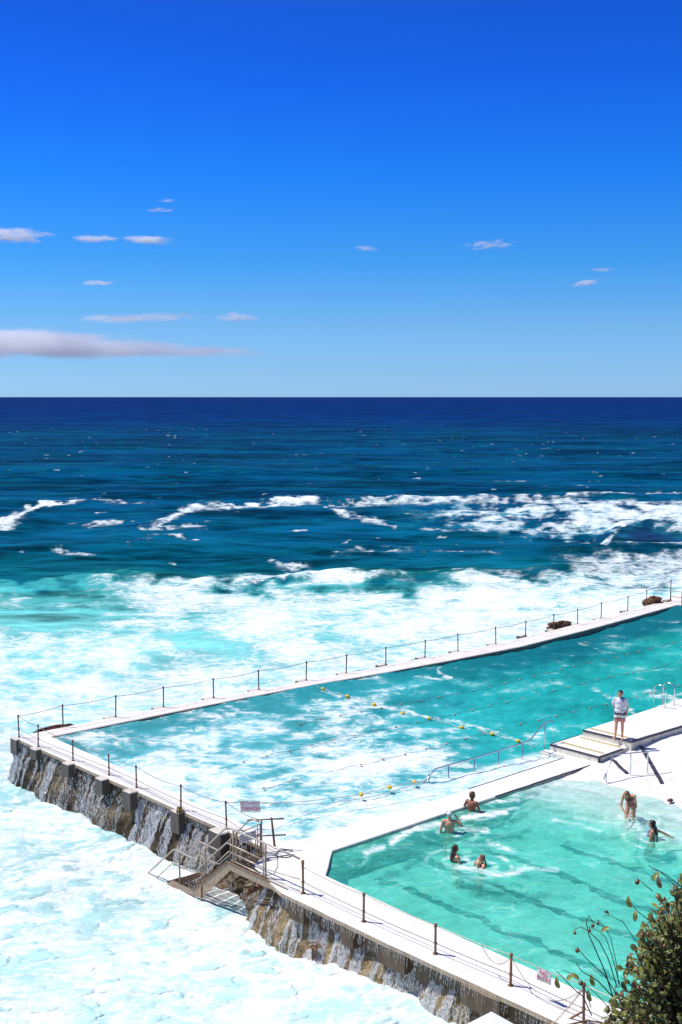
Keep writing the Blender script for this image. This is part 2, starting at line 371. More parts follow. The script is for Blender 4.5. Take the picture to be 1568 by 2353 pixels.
def build_sea():
    hz=HC-SEA_Z
    ys=np.concatenate([912.0+np.array([.25,.5,.9,1.4,2.0,2.8,3.8,5.,6.5,8.]),np.arange(922,1080,1.3),np.arange(1080,1350,1.0),np.arange(1350,2480,1.75),np.arange(2480,4000,8),np.arange(4000,14000,120)])[::-1]
    r=hz*F/CP/(ys-911.9)
    th=np.radians(np.concatenate([np.linspace(-62,-19.2,110),np.linspace(-19,19,640),np.linspace(19.2,62,110)]))
    Rr,Tt=np.meshgrid(r,th,indexing='ij')
    Y=Rr.copy(); X=Rr*np.tan(Tt)
    jit=0
    px,py=pix(X,Y,np.full_like(X,SEA_Z)); py=np.minimum(py,2600.)
    dr=np.abs(np.gradient(Rr,axis=0)); 
    def comp(lam,amp,ax=.45,seed=0,oct=1):
        fade=sst(6.,2.2,dr/lam*10) if False else np.clip(1.6-dr/lam*4.,0,1)
        return amp*fade*pn(X/lam*ax+seed,Y/lam+seed*1.7+.4*pn(X/lam*.3,Y/lam*.3))
    zones=sst(1328,1345,py+10*pn(px/140,py/30))     # 1 in the surf
    Z=comp(34,.55,.3,3)+comp(15,.42,.4,9)*(1-.4*zones)+comp(7,.30,.5,21)*(1-.4*zones)+comp(3,.20,.6,31)*(1-.45*zones)+comp(1.4,.085,.7,41)+comp(.7,.032,.8,57)+comp(.35,.007,.9,63)
    w1=fbm(px/170.,py/42.+5,4); w2=fbm(px/60.+7,py/17.,4); w3=fbm(px/22.,py/6.+3,3)
    # the breaking swell lines
    def crest(pts,w,h):
        d=seg_d(px,py,pts,1.0); return h*np.exp(-(d/w)**2)
    Z+=crest([(0,1340),(230,1335),(600,1336),(800,1322),(1000,1330),(1568,1300)],9,.5)*(.5+1.6*np.clip(w1,-.3,.5))
    Z+=crest([(-50,1212),(50,1195),(90,1162),(190,1152),(500,1158),(740,1146),(1000,1146),(1568,1132)],7,.42)*(.6+1.2*np.clip(w1,-.4,.5))
    Z+=crest([(1395,1235),(1430,1215),(1500,1208),(1640,1212)],11,.45)+crest([(1405,1258),(1640,1250)],6,.5)
    Z+=SEA_Z
    w1b=fbm(px/120.+40,py/30.+9,4)
    # foam density
    D=np.zeros_like(X)
    left=sst(430,150,px)*sst(1500,1420,py)
    surf=sst(1316,1356,py+46*w1+18*w2)
    D=surf*(.60+.50*w1+.42*w2+.15*w3)
    D-=surf*left*.42
    D+=surf*sst(1700,1500,py)*sst(700,1100,px)*.15
    D+=.10*sst(1930,2100,py)*sst(900,500,px); cells=sst(.10,.38,fbm(X/.95+3,Y/.7,4)+.3*fbm(X/4.,Y/3.,3))*sst(1700,1800,py)
    # turquoise openings in the surf
    for (a,b,rx,ry,k) in [(430,1470,110,30,.30),(560,1500,120,22,.25),(250,1500,120,25,.2),(860,1480,120,16,.15),(60,1560,60,40,.2),(110,1440,120,20,.25),(340,1640,60,26,.28),(820,1350,170,12,.45),(1050,1345,90,12,.4),
                          (160,2130,150,40,.3),(60,2260,120,50,.28),(330,2250,90,26,.3),(560,2290,90,22,.35),(820,2330,120,25,.4),(250,2010,90,26,.15),(60,1975,70,30,.2),(700,2255,60,12,.25),(480,2180,60,14,.2)]:
        D-=k*np.exp(-((px-a)/rx)**2-((py-b)/ry)**2)*(1+w2)
    # outer zone: streaks and rafts of foam
    streaks=[([(-40,1212),(25,1203),(60,1188),(85,1165)],9,.95),([(85,1165),(110,1156),(180,1152)],4,.95),([(180,1153),(360,1152)],4,.42),([(190,1208),(290,1204)],6,.60),([(360,1215),(385,1190),(440,1166),(520,1166)],10,.66),
             ([(340,1218),(480,1212)],6,.55),([(515,1168),(600,1163),(650,1153),(735,1147)],6,.95),([(620,1152),(740,1147)],3,.8),([(750,1166),(790,1186),(905,1210)],7,.62),([(750,1158),(900,1152),(1010,1150),(1300,1152)],6,.6),
             ([(900,1147),(1200,1146),(1400,1138),(1600,1130)],3.2,.62),([(960,1212),(1130,1222)],5,.5),([(1395,1240),(1425,1218),(1450,1212)],9,1.0),([(1410,1254),(1480,1246),(1600,1252)],9,.95),([(1330,1238),(1370,1230)],8,.55),
             ([(640,1293),(690,1300),(760,1320)],9,.55),([(540,1338),(620,1328),(680,1332)],6,.7),([(130,1272),(210,1274)],4,.55),([(330,1237),(450,1240)],3,.42),([(750,1275),(890,1265),(1130,1275)],4,.40),([(850,1256),(930,1258)],3,.4),
             ([(1130,1105),(1200,1104)],4,.5),([(1160,1186),(1400,1190)],6,.42),([(1050,1312),(1095,1318)],6,.5),([(290,1260),(350,1235)],4,.35),([(20,1196),(60,1180)],12,.5)]
    for pts,w,k in streaks:
        d=seg_d(px+46*w1b+22*w2,py+9*w1+9*w2+4*w3,pts,.8); D=np.maximum(D,k*.74*np.exp(-(d/(w*1.15))**2)*(1+1.3*w3+.9*w2))
    big=sst(860,1150,px+60*w1)*sst(1143,1156,py+5*w2)*sst(1246,1190,py+22*w1-(px-1100)*.055)
    D=np.maximum(D,big*(.42+.8*w2+.5*w3+.5*w1b+.16*sst(1200,1500,px)))
    r2=sst(1180,1420,px)*sst(1258,1288,py+10*w2)
    D=np.maximum(D,r2*(.5+.6*w2))
    r3=sst(700,1300,px)*sst(1296,1335,py+8*w2); D=np.maximum(D,r3*(.32+.6*w2))
    dk=np.exp(-((px-1490)/85)**2-((py-1229)/12)**2); D-=dk*1.2
    # scattered whitecaps
    cap=sst(.40,.52,fbm(X/3.2+91,Y/5.,3)+.25*w1)*sst(940,1000,py)*sst(1340,1300,py); D=np.maximum(D,cap*.40)
    # always white at the foot of the walls
    u=(X-OX)*UX+(Y-OY)*UY; v=(X-OX)*VX+(Y-OY)*VY
    vf=np.where(u<15.5,0,-1.7)
    near=np.exp(-np.clip(vf-v,0,99)/1.1)*(v<vf+.4)*(u>-1.2); D=np.maximum(D,near*.98)
    nl=np.exp(-np.clip(-u-.3,0,99)/2.0)*(v>-1)*(u<0)*(v<60); D=np.maximum(D,nl*.55+.0)
    st=sst(.9,.2,seg_d(u,v,[(14,-1.),(12,-1.2),(10.5,-1.3)])/2.); D=np.maximum(D,st*.92)
    Z+=near*.12*np.abs(pn(X*2.1,Y*2.1))+.38*sst(17.5,22,u)*np.exp(-np.clip(vf-v,0,99)/2.5)*(u<50)+st*.1
    D-=.55*cells*(u<40); fl_=sst(1480,1650,py); D=D*(1-fl_)+fl_*(.24+.5*np.logaddexp(0,(D-.30)*6)/3.)
    # body colour (the water's own tone, with wave shading added further down: clear deep blue offshore, aerated turquoise in the surf)
    body=lerpc(py+sst(1240,1310,py)*sst(1420,1360,py)*(44*w1+22*w2)+sst(1200,1300,py)*(10*w2),[(912,(.0005,.010,.105)),(960,(.0005,.018,.115)),(1000,(.0005,.036,.105)),(1060,(.0005,.044,.115)),(1150,(.0005,.054,.130)),(1250,(.001,.068,.140)),(1325,(.002,.095,.140)),(1345,(.05,.36,.36)),(1420,(.14,.52,.50)),(1550,(.22,.58,.58)),(1700,(.34,.68,.72)),(2000,(.38,.62,.62)),(2353,(.44,.72,.71))])
    gr=(sst(.02,.34,.6*fbm(px/240.,py/9.,4)+.5*w2+.5*w3)*sst(960,1020,py)*sst(1345,1325,py))[...,None]
    body=body*(1-gr*.35)+np.array([.001,.080,.098])*gr*.35
    tq=(big*sst(-.25,.15,w2+w1b))[...,None]; body=body*(1-.8*tq)+np.array([.02,.27,.38])*.8*tq
    tq=(np.exp(-((px-960)/150)**2-((py-1318)/11)**2)+.8*np.exp(-((px-330)/260)**2-((py-1322)/12)**2))[...,None]; tq=np.clip(tq,0,1)*.55; body=body*(1-tq)+np.array([.01,.16,.13])*tq
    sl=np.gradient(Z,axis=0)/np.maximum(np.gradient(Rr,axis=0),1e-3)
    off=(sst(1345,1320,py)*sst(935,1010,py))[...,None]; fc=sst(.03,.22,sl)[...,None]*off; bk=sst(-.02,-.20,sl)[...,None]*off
    body=body*(1-.45*fc)+np.array([.000,.050,.060])*.45*fc; body=body*(1+.45*bk)  # teal show-through of wave faces and sky sheen on their backs, as colour
    dkk=(dk*.9)[...,None]; body=body*(1-dkk)+np.array([.01,.02,.09])*dkk
    uo=np.interp(v,[0,7,12,18,23,27,30,33,36.5,41.5,47],[-.4,-.3,.02,.33,.48,.62,.5,.3,.02,-.42,-.8])
    inside=(u>uo+.4)&(u<60)&(v>.35)&(v<47.5)
    inside2=(u>16.)&(u<80)&(v>-1.2)
    Z=np.where(inside|inside2,SEA_Z-2.5,Z)
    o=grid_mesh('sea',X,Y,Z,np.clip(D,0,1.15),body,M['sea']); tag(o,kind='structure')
build_sea()
def build_main_pool():
    us=np.arange(.1,15.95,.075); vs=np.concatenate([np.arange(.3,20,.075),np.arange(20,47,.12)])
    U,V=np.meshgrid(us,vs,indexing='ij'); X=OX+U*UX+V*VX; Y=OY+U*UY+V*VY
    px,py=pix(X,Y,np.full_like(X,-.1))
    Z=-.07+.06*pn(U/3.1,V/3.7)+.05*pn(U/1.3+4,V/1.6)+.03*pn(U/.6+9,V/.7)+.016*pn(U/.3,V/.3)
    Z-=.20*sst(20,27,V)*sst(46,40,V)*sst(5,.5,U)
    w1=fbm(px/190.,py/50.+11,4); w2=fbm(px/60.+17,py/18.,4)
    w3=fbm(px/20.+5,py/7.,3)
    D=.44*sst(1270,700,px-.75*(py-1700)+130*w1)+.45*w1+.48*w2
    D+=.14*sst(1770,1850,py)
    D+=.42*np.exp(-((px-950)/260)**2-((py-1745)/38)**2)+.1*np.exp(-((px-330)/200)**2-((py-1760)/60)**2)
    D-=.42*np.exp(-((px-1000)/170)**2-((py-1765-(px-1000)*-.25)/22)**2)*sst(900,960,px)*0
    # dark teal strip under the far wall
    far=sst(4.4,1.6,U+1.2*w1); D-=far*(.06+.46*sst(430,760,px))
    for (a,b,rx,ry,k) in [(620,1715,110,30,.25),(330,1680,90,18,.35),(540,1650,90,22,.25),(1130,1735,120,16,.5),(870,1810,90,14,.18),(1000,1655,70,16,.15),(250,1765,80,20,.2)]:
        D-=k*np.exp(-((px-a)/rx)**2-((py-b)/ry)**2)
    for pts,w,k in [([(1000,1533),(1005,1550),(1040,1566),(960,1556)],5,.60),([(740,1590),(900,1632),(1080,1668),(1200,1703)],5,.50),([(560,1640),(640,1650),(760,1660)],7,.48),([(1380,1590),(1440,1635),(1500,1640),(1568,1600)],10,.42),([(870,1540),(1000,1532)],4,.4),([(1330,1480),(1400,1500)],5,.3),([(480,1610),(560,1640),(470,1660)],8,.5),([(1490,1590),(1568,1620)],14,.42)]:
        D=np.maximum(D,k*.8*np.exp(-(seg_d(px+36*w1+30*w2,py+12*w2+6*w1,pts)/w)**2)*(1+1.2*w3+.6*w2))
    ledge=sst(14.0,14.6,U)*sst(3,5,V)*sst(14.2,13.4,V)
    D=np.maximum(D,ledge*.60+.25*w2*ledge); D+=.5*sst(15.2,15.6,U)*sst(7,3,V)
    D=np.maximum(D,.13+.22*w1+.25*w2)
    body=lerpc(px-.8*(py-1600),[(0,(.12,.47,.52)),(500,(.10,.46,.50)),(800,(.045,.38,.42)),(1100,(.020,.37,.36)),(1350,(.014,.34,.32)),(1600,(.018,.36,.33))])
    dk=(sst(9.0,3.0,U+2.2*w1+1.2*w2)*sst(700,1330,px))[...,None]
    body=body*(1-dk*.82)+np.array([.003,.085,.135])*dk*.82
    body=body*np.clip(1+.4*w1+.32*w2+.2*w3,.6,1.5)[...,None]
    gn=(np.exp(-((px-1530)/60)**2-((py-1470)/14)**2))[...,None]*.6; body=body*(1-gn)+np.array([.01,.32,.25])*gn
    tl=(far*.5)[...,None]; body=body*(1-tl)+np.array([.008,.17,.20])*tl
    lg=(ledge*.8)[...,None]; body=body*(1-lg)+np.array([.36,.68,.68])*lg
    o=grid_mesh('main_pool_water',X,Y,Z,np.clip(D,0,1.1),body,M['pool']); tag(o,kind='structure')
build_main_pool()
SW=-.09
def floor_h(U,V):
    s=sst(8.2,9.8,V+.35*(U-17)*-.15+.5*pn(U/2.,V/2.))
    z=-.85+.45*s+.30*sst(9.6,12.2,V-.15*np.sin(U*1.1))+.10*sst(11.8,13.6,V)+.24*sst(13.5,18.,V)
    z+=.03*pn(U/1.1,V/1.1)+.012*pn(U/.4,V/.4)
    return z
def build_small_pool():
    us=np.arange(16.5,34,.07); vs=np.arange(-.6,13.2,.07)
    U,V=np.meshgrid(us,vs,indexing='ij'); X=OX+U*UX+V*VX; Y=OY+U*UY+V*VY
    px,py=pix(X,Y,np.full_like(X,SW))
    Z=SW+.022*pn(U/1.8,V/1.5)+.016*pn(U/.8,V/.7)+.008*pn(U/.35,V/.3)
    w1=fbm(px/120.,py/40.+3,4); w2=fbm(px/45.+1,py/15.,4)
    D=.10+.16*w1+.18*w2
    for pts,w,k in [([(860,1945),(830,1990),(800,1985)],9,.42),([(900,1935),(930,1915),(955,1900),(1010,1895)],10,.80),([(840,1963),(880,1948)],8,.60),([(1065,1880),(1110,1872),(1160,1866)],9,.85),([(1060,1905),(1120,1908)],8,.80),([(1100,1845),(1190,1838)],7,.55),([(1100,1865),(1190,1858)],5,.6),
                    ([(1120,1935),(1180,1955)],9,.42),([(1050,1990),(1150,2010),(1200,2005)],9,.62),([(1270,1885),(1330,1895),(1380,1910)],6,.5),([(1190,1995),(1280,2000)],8,.50),([(1320,1880),(1470,1900)],6,.45),([(1050,1950),(1080,1958)],8,.4),([(1180,1830),(1300,1842)],6,.4)]:
        D=np.maximum(D,k*np.exp(-(seg_d(px,py+4*w2,pts)/w)**2))
    depth=SW-floor_h(U,V); D=np.where(depth<.12,np.maximum(D,.35*sst(.0,.05,depth)),D)
    for (a,b) in [(1083,1864),(1033,1914),(1046,1979),(1108,1990),(1499,1928),(1450,1879)]:
        c=P(a,b,SW); dd=np.hypot(X-c.x,Y-c.y); Z+=.012*np.sin(dd*14)*np.exp(-dd/.8); D=np.maximum(D,(.50+.5*w2+.25*pn(X*3,Y*3))*np.exp(-((dd-.36)/.13)**2)); D=np.maximum(D,.36*(1+w2)*np.exp(-((dd-.85)/.12)**2))
    sh_=sst(8.2,10.6,V+.5*w1)[...,None]
    body=np.array([.10,.74,.57])*(1-sh_)+np.array([.66,.93,.84])*sh_
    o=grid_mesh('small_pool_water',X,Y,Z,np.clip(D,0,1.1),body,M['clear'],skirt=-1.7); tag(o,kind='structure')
    # floor and shelving rock shore
    us=np.arange(16.2,40,.12); vs=np.arange(-.7,30,.12); U,V=np.meshgrid(us,vs,indexing='ij'); X=OX+U*UX+V*VX; Y=OY+U*UY+V*VY
    z=floor_h(U,V)
    me_o=grid_mesh('pool_floor',X,Y,z,np.zeros_like(X),np.zeros(X.shape+(3,)),M['shore']); tag(me_o,kind='structure')
def shore_mat():
    m,nt=newmat('pale_rock_and_sand'); n=N(nt)
    pos=n.add('ShaderNodeNewGeometry').outputs['Position']
    a=n.noise(pos,.8,6,.65); b=n.noise(pos,5,6,.65)
    c=n.mixc(n.rng(a,.45,.65),(.84,.81,.76),(.76,.72,.64)); c=n.mixc(n.math('MULTIPLY',n.rng(b,.52,.7),.5),c,(.62,.56,.44))
    w=n.add('ShaderNodeVectorMath',operation='MULTIPLY_ADD'); n.L(n.noise(pos,1.2,4,out=1),w.inputs[0]); w.inputs[1].default_value=(1.6,1.6,1.6); n.L(pos,w.inputs[2])
    v=n.add('ShaderNodeTexVoronoi',feature='DISTANCE_TO_EDGE'); n.L(w.outputs[0],v.inputs['Vector']); v.inputs['Scale'].default_value=.35
    cr=n.rng(v.outputs['Distance'],.0,.012,1,0); c=n.mixc(n.math('MULTIPLY',cr,n.rng(a,.48,.66,0,.6)),c,(.50,.44,.34))
    p=n.add('ShaderNodeBsdfPrincipled'); n.L(c,p.inputs['Base Color']); p.inputs['Roughness'].default_value=.6
    n.L(n.bump(n.math('SUBTRACT',b,cr),.4,.03),p.inputs['Normal'])
    o=n.add('ShaderNodeOutputMaterial'); n.L(p.outputs[0],o.inputs[0]); return m
M['shore']=shore_mat()
build_small_pool()
# lane lines on the floor of the small pool
def lane_mat():
    m,nt=newmat('lane_line_paint'); n=N(nt)
    pos=n.add('ShaderNodeNewGeometry').outputs['Position']; a=n.noise(pos,3,5)
    p=n.add('ShaderNodeBsdfPrincipled'); n.L(n.mixc(n.rng(a,.4,.65),(.035,.05,.06),(.10,.14,.13)),p.inputs['Base Color']); p.inputs['Roughness'].default_value=.7
    o=n.add('ShaderNodeOutputMaterial'); n.L(p.outputs[0],o.inputs[0]); return m
M['lane']=lane_mat()
for i,(v0,ua,ub) in enumerate([(2.25,17.6,33),(4.25,17.1,33),(6.25,17.3,33),(8.3,19.6,33)]):
    bm=bmesh.new(); prev=None
    u=ua
    while u<ub:
        wob=float(.22*pn(np.array([u*1.1]),np.array([i*5.3]))[0]+.10*pn(np.array([u*3.1]),np.array([i*7.3]))[0])
        hw=max(.03,.12+.22*float(fbm(np.array([u*2.3]),np.array([i*3.7+2]),3)[0]))
        za=float(floor_h(np.array([u]),np.array([v0]))[0])+.02
        a=bm.verts.new(W(u,v0+wob-hw,za)); b=bm.verts.new(W(u,v0+wob+hw,za))
        if prev: bm.faces.new((prev[0],a,b,prev[1]))
        prev=(a,b); u+=.09
    tag(from_bm('lane_marking',bm,M['lane']),kind='structure')
#@@WALLS
# ------------------------------------------------------------------ pool walls and decks
def px2(*pts,z=0.0): return [tuple(P(x,y,z)[:2]) for x,y in pts]
def uv2(*pts): return [tuple(W(u,v)[:2]) for u,v in pts]
wall_front=empty('sea_wall',W(8,0,0)); wall_front['label']='long front sea wall with pale walkway on top and dark wet rock face below'; wall_front['category']='sea wall'
inv=lambda e: e.matrix_basis.inverted()
def par(o,e):
    """parent keeping the world placement (the thing is only translated / turned about z)"""
    o.parent=e; o.matrix_parent_inverse=Matrix(); m=Matrix.Translation(e.location)@Matrix.Rotation(e.rotation_euler.z,4,'Z'); o.matrix_basis=m.inverted()@o.matrix_basis
    return o
outer1=uv2((-.38,-.10),(15.42,-.10))
flare=uv2((15.62,-.34))+px2(zs(870,765) if False else (581+0.0,1989)) if False else uv2((15.60,-.36),(16.02,-1.20),(16.5,-1.36),(18.0,-1.80))
outer2=uv2((22,-1.82),(28,-1.74),(38,-1.66))
inner=uv2((38,-.25),(27.4,-.27),(21.3,-.24),(17.95,-.16),(16.74,1.18),(15.69,1.42),(15.2,.62),(12,.60),(8,.78),(4.2,.96),(.5,1.02),(-.42,1.02))
o=slab('walkway',outer1+flare+outer2+inner,-.13,0,M['white'],step=.5,jit=.012,bev=.018,seed=2); par(o,wall_front)
body=uv2((-.30,.06),(15.40,.06),(15.9,-.2),(18.1,-1.48),(22,-1.52),(38,-1.4))+uv2((38,-.30),(27.4,-.32),(21.3,-.29),(17.98,-.20),(16.80,1.12),(15.72,1.38),(15.2,.57),(12,.55),(8,.73),(4.2,.91),(.5,.97),(-.36,.97))
o=slab('wall_core',body,-2.6,-.131,M['under'],step=.8,jit=.02,bev=.01,seed=3); par(o,wall_front)
# protruding blocks the posts stand on
def pier(u,v,w,d,h,mat,seed,top=.006):
    pts=uv2((u-w/2,v-d),(u+w/2,v-d),(u+w/2,v),(u-w/2,v))
    return slab('pier_block',pts,-h,top,mat,step=.2,jit=.012,bev=.03,seed=seed)
for i,(u,w,d,h) in enumerate([(-.20,.50,.22,.62),(1.52,.50,.30,.40),(3.98,.48,.34,.48),(6.32,.48,.36,.52),(8.12,.50,.38,.62),(10.85,.46,.30,.70),(13.15,.62,.42,.75),(15.5,.56,.30,.8)]):
    b=pier(u,-.02,w,d,h,M['pier'],20+i); par(b,wall_front)
for i,(u,w) in enumerate([(18.6,.6),(20.6,.42),(22.15,.95),(25.0,1.15),(27.1,.6),(28.7,.8),(31,.8)]):
    pts=uv2((u-w/2,-1.79),(u+w/2,-1.79),(u+w/2,-1.4),(u-w/2,-1.4))
    b=slab('pier_block',pts,-.62,-.135,M['under'],step=.2,jit=.02,bev=.02,seed=40+i); par(b,wall_front)
# rock and weed under the walkway
def rock_face(name,u0,u1,vf,prof,seed,tanf,amp=.12):
    us=np.arange(u0,u1,.055); ts=np.linspace(0,1,46); U,T=np.meshgrid(us,ts,indexing='ij')
    vb,zt,bul=prof(U)
    z=zt+(-2.35-zt)*T
    prf=np.clip(T/.14,0,1)**.6
    v=vf(U)+.10-(bul*(.16+.84*T**1.05))*prf
    n3=fbm(U*.9+seed,z*1.1,4); n4=fbm(U*3.3+seed,z*3.+5,3); n5=pn(U*11+seed,z*11)
    v=v-amp*(1.3*n3+.8*n4)-.022*n5
    z=z+.05*n4*(T>.02)
    X=OX+U*UX+v*VX; Y=OY+U*UY+v*VY
    o=grid_mesh(name,X,Y,z,np.zeros_like(X),np.zeros(X.shape+(3,)),M['rock'])
    set_attr(o.data,'tan','FLOAT',np.broadcast_to(tanf(U,z),U.shape)); par(o,wall_front); return (us,ts,v,z)
def vf1(U): return np.zeros_like(U)
def vf2(U): return np.interp(U,[15.4,16,18.0,22,40],[-.1,-.6,-1.42,-1.44,-1.35])
fb=lambda x,s: fbm(x*.55+s,x*0+s,3)
PR1=lambda U:(0,-.30-.10*np.clip(fb(U,3)*2,-.5,1)+.16*sst(1.2,.4,U)*0,.80+.25*fb(U,9))
PR2=lambda U:(0,np.interp(U,[13.6,14.4,15.4,16.2,17.6,18.4,19.4,24,40],[-1.75,-1.1,-.50,-.40,-.30,-.42,-.48,-.45,-.5])+.10*fb(U,5),np.interp(U,[13.6,15.4,16.5,18,19,22,40],[.95,1.40,1.30,.85,.80,.85,.9])+.20*fb(U,13))
tan1=lambda U,z: np.clip(.10+.9*fbm(U*.7+4,z*1.4,3),0,.6)+.12*sst(11,14.5,U)
tan2=lambda U,z: np.clip(.55+.35*sst(18.5,21,U)+1.0*fbm(U*.8,z*1.3,3),0,1)
RF1=rock_face('rock_face',-.34,15.7,vf1,PR1,3,tan1)
RF2=rock_face('rock_face',13.7,38,vf2,PR2,50,tan2,.16)
# outer (far) wall, end wall and dividing wall
def thing(name,label,cat,loc,rz=0,group=None):
    e=empty(name,loc,rz); tag(e,label,cat,group); return e
far_wall=slab('sea_wall',uv2((-.42,1.02),(.5,1.02),(.62,6),(.76,10.6),(.99,14.5),(1.40,18),(1.75,23),(1.97,28),(1.55,34.5),(1.01,40.2),(.42,46),(-.9,46),(-.72,44),(-.42,41.5),(.02,36.5),(.30,33),(.50,30),(.62,27),(.48,23),(.33,18),(.02,12),(-.30,7)),-2.6,.0,M['cream'],step=.5,jit=.012,bev=.03,seed=5)
tag(far_wall,'narrow cream ocean side sea wall running behind the main pool to the far rocks','sea wall')
ew=slab('end_wall',uv2((-1.4,45.9),(-.9,46.0),(.42,46.0),(.43,45.5),(9,45.5),(9,50),(-1.4,50)),-2.6,.004,M['cream'],step=.6,jit=.01,bev=.03,seed=15); tag(ew,'pale deck closing the far end of the main pool beside the dark boulders','pool wall')
div=thing('dividing_wall','broad white dividing wall between the foaming main pool and the turquoise small pool','pool wall',W(16.2,7,0))
o=slab('wall_top',uv2((15.69,1.40),(16.73,1.16),(16.80,8.4),(16.86,13.93),(14.6,13.93),(14.58,13.58),(15.69,13.58)),-1.9,.003,M['poolwhite'],step=.5,jit=.006,bev=.015,seed=6); par(o,div)
o=slab('step',uv2((14.7,13.25),(15.5,13.25),(15.5,13.59),(14.7,13.59)),-1.9,-.13,M['poolwhite'],step=.5,jit=.004,bev=.015,seed=7); par(o,div)
def strip(name,pts,w,h,z,mat,parent,jit=.0):
    """painted edge band: follows pts, w wide, hangs h below z"""
    bm=bmesh.new(); pv=[Vector(p) for p in pts]
    for a,b in zip(pv[:-1],pv[1:]):
        d=(b-a); L=d.length; d.normalize(); k=max(1,int(L/.25)); x=Vector((-d.y,d.x,0))
        prev=None
        for i in range(k+1):
            q=a+d*L*i/k+x*random.uniform(-jit,jit); ww=w*(1+random.uniform(-1,1)*jit*6)
            c=[bm.verts.new(q+x*(ww/2)+Vector((0,0,z+.007))),bm.verts.new(q-x*(ww/2)+Vector((0,0,z+.007))),bm.verts.new(q-x*(ww/2)+Vector((0,0,z-h))),bm.verts.new(q+x*(ww/2)+Vector((0,0,z-h)))]
            if prev:
                for m in range(4): bm.faces.new((prev[m],prev[(m+1)%4],c[(m+1)%4],c[m]))
            else: bm.faces.new(c[::-1])
            prev=c
        bm.faces.new(prev)
    bmesh.ops.recalc_face_normals(bm,faces=bm.faces)
    o=from_bm(name,bm,mat); 
    if parent is not None: par(o,parent)
    return o
def wl(*uv): return [W(u,v,0) for u,v in uv]
strip('edge_band',wl((15.705,8.3),(15.705,13.5)),.05,.03,.003,M['black'],div,.006)
strip('edge_band',wl((16.80,8.4),(16.84,11.9),(16.88,13.9)),.05,.03,.003,M['black'],div,.012)
strip('edge_band',wl((14.6,13.62),(15.69,13.62)),.05,.04,.003,M['black'],div,.004)
strip('edge_band',wl((14.7,13.27),(15.5,13.27)),.05,.03,-.13,M['black'],div,.004)
ter=thing('raised_landing','white raised landing one step above the dividing wall with two yellow strips','landing',W(15.9,14.9,0))
o=slab('slab_top',uv2((14.77,13.91),(16.97,13.93),(16.95,15.82),(14.76,15.82)),-1.9,.24,M['poolwhite'],step=.6,jit=.004,bev=.012,seed=8); par(o,ter)
strip('edge_band',wl((14.77,13.93),(16.97,13.95)),.07,.05,.24,M['black'],ter,.004)
strip('edge_band',wl((16.955,13.95),(16.94,15.45)),.07,.05,.24,M['black'],ter,.004)
strip('edge_band',wl((14.785,13.93),(14.775,15.8)),.04,.03,.24,M['black'],ter,.004)
strip('corner_band',wl((16.975,13.90),(16.975,13.99)),.06,.22,.236,M['black'],ter)
def tact(parent,u0,u1,v,w,z):
    bm=bmesh.new(); c=W((u0+u1)/2,v,z+.006); box(bm,c,(u1-u0,w,.008),ROT)
    k=int((u1-u0)/.09)
    for i in range(k):
        for j in (-1,0,1):
            cc=W(u0+(i+.5)*(u1-u0)/k+(.02 if j else 0),v+j*w/3.2,z+.013); box(bm,cc,(.05,.012,.012),ROT+.7)
    o=from_bm('tactile_strip',bm,M['tactile']); par(o,parent)
tact(ter,14.95,16.82,15.52,.17,.24); tact(ter,14.92,16.82,14.42,.17,.24)
walk=thing('upper_walkway','wide white upper walkway where the standing man waits, edged with a black band','walkway',W(16,20,0))
o=slab('slab_top',uv2((14.95,15.70),(17.08,15.78),(17.2,19),(17.3,34),(14.6,34),(14.95,19)),-1.9,.48,M['poolwhite'],step=.6,jit=.004,bev=.012,seed=9); par(o,walk)
strip('edge_band',wl((14.95,15.72),(17.08,15.80)),.08,.05,.48,M['black'],walk,.004)
strip('edge_band',wl((17.07,15.80),(17.19,19),(17.29,33)),.09,.06,.48,M['black'],walk,.005)
tact(walk,15.0,16.9,16.1,.17,.48)
# drain channels on the white apron
def drain(pts,w,label):
    bm=bmesh.new()
    pv=[Vector(p) for p in pts]
    L=[]
    for a,b in zip(pv[:-1],pv[1:]):
        k=max(2,int((b-a).length/.12))
        for i in range(k+(b is pv[-1])): L.append(a.lerp(b,i/k))
    prev=None
    for i,q in enumerate(L):
        d=(L[min(i+1,len(L)-1)]-L[max(0,i-1)]).normalized(); x=Vector((-d.y,d.x,0))
        u,v=Quv(q); z=float(floor_h(np.array([u]),np.array([v]))[0])+.02; ww=w/2*(1+random.uniform(-.15,.15))
        c=[bm.verts.new((q.x+x.x*ww,q.y+x.y*ww,z+.02)),bm.verts.new((q.x-x.x*ww,q.y-x.y*ww,z+.02)),bm.verts.new((q.x-x.x*ww,q.y-x.y*ww,z-.08)),bm.verts.new((q.x+x.x*ww,q.y+x.y*ww,z-.08))]
        if prev:
            for m in range(4): bm.faces.new((prev[m],prev[(m+1)%4],c[(m+1)%4],c[m]))
        prev=c
    o=from_bm('drain_channel',bm,M['black']); tag(o,label,'drain',group='dark drain strips on the white apron')
def gpx(x,y):
    z=.1
    for _ in range(12):
        p=P(x,y,z); u_,v_=Quv(p); z=.5*z+.5*float(floor_h(np.array([u_]),np.array([v_]))[0])
    return P(x,y,z)
drain([gpx(1404,1745),gpx(1415,1752),gpx(1442,1779)],.12,'short dark drain strip on the apron nearest the landing corner')
drain([gpx(1459,1712),gpx(1474,1717),gpx(1500,1762),gpx(1522,1802)],.13,'long dark drain strip running diagonally down the apron behind the white handrail')
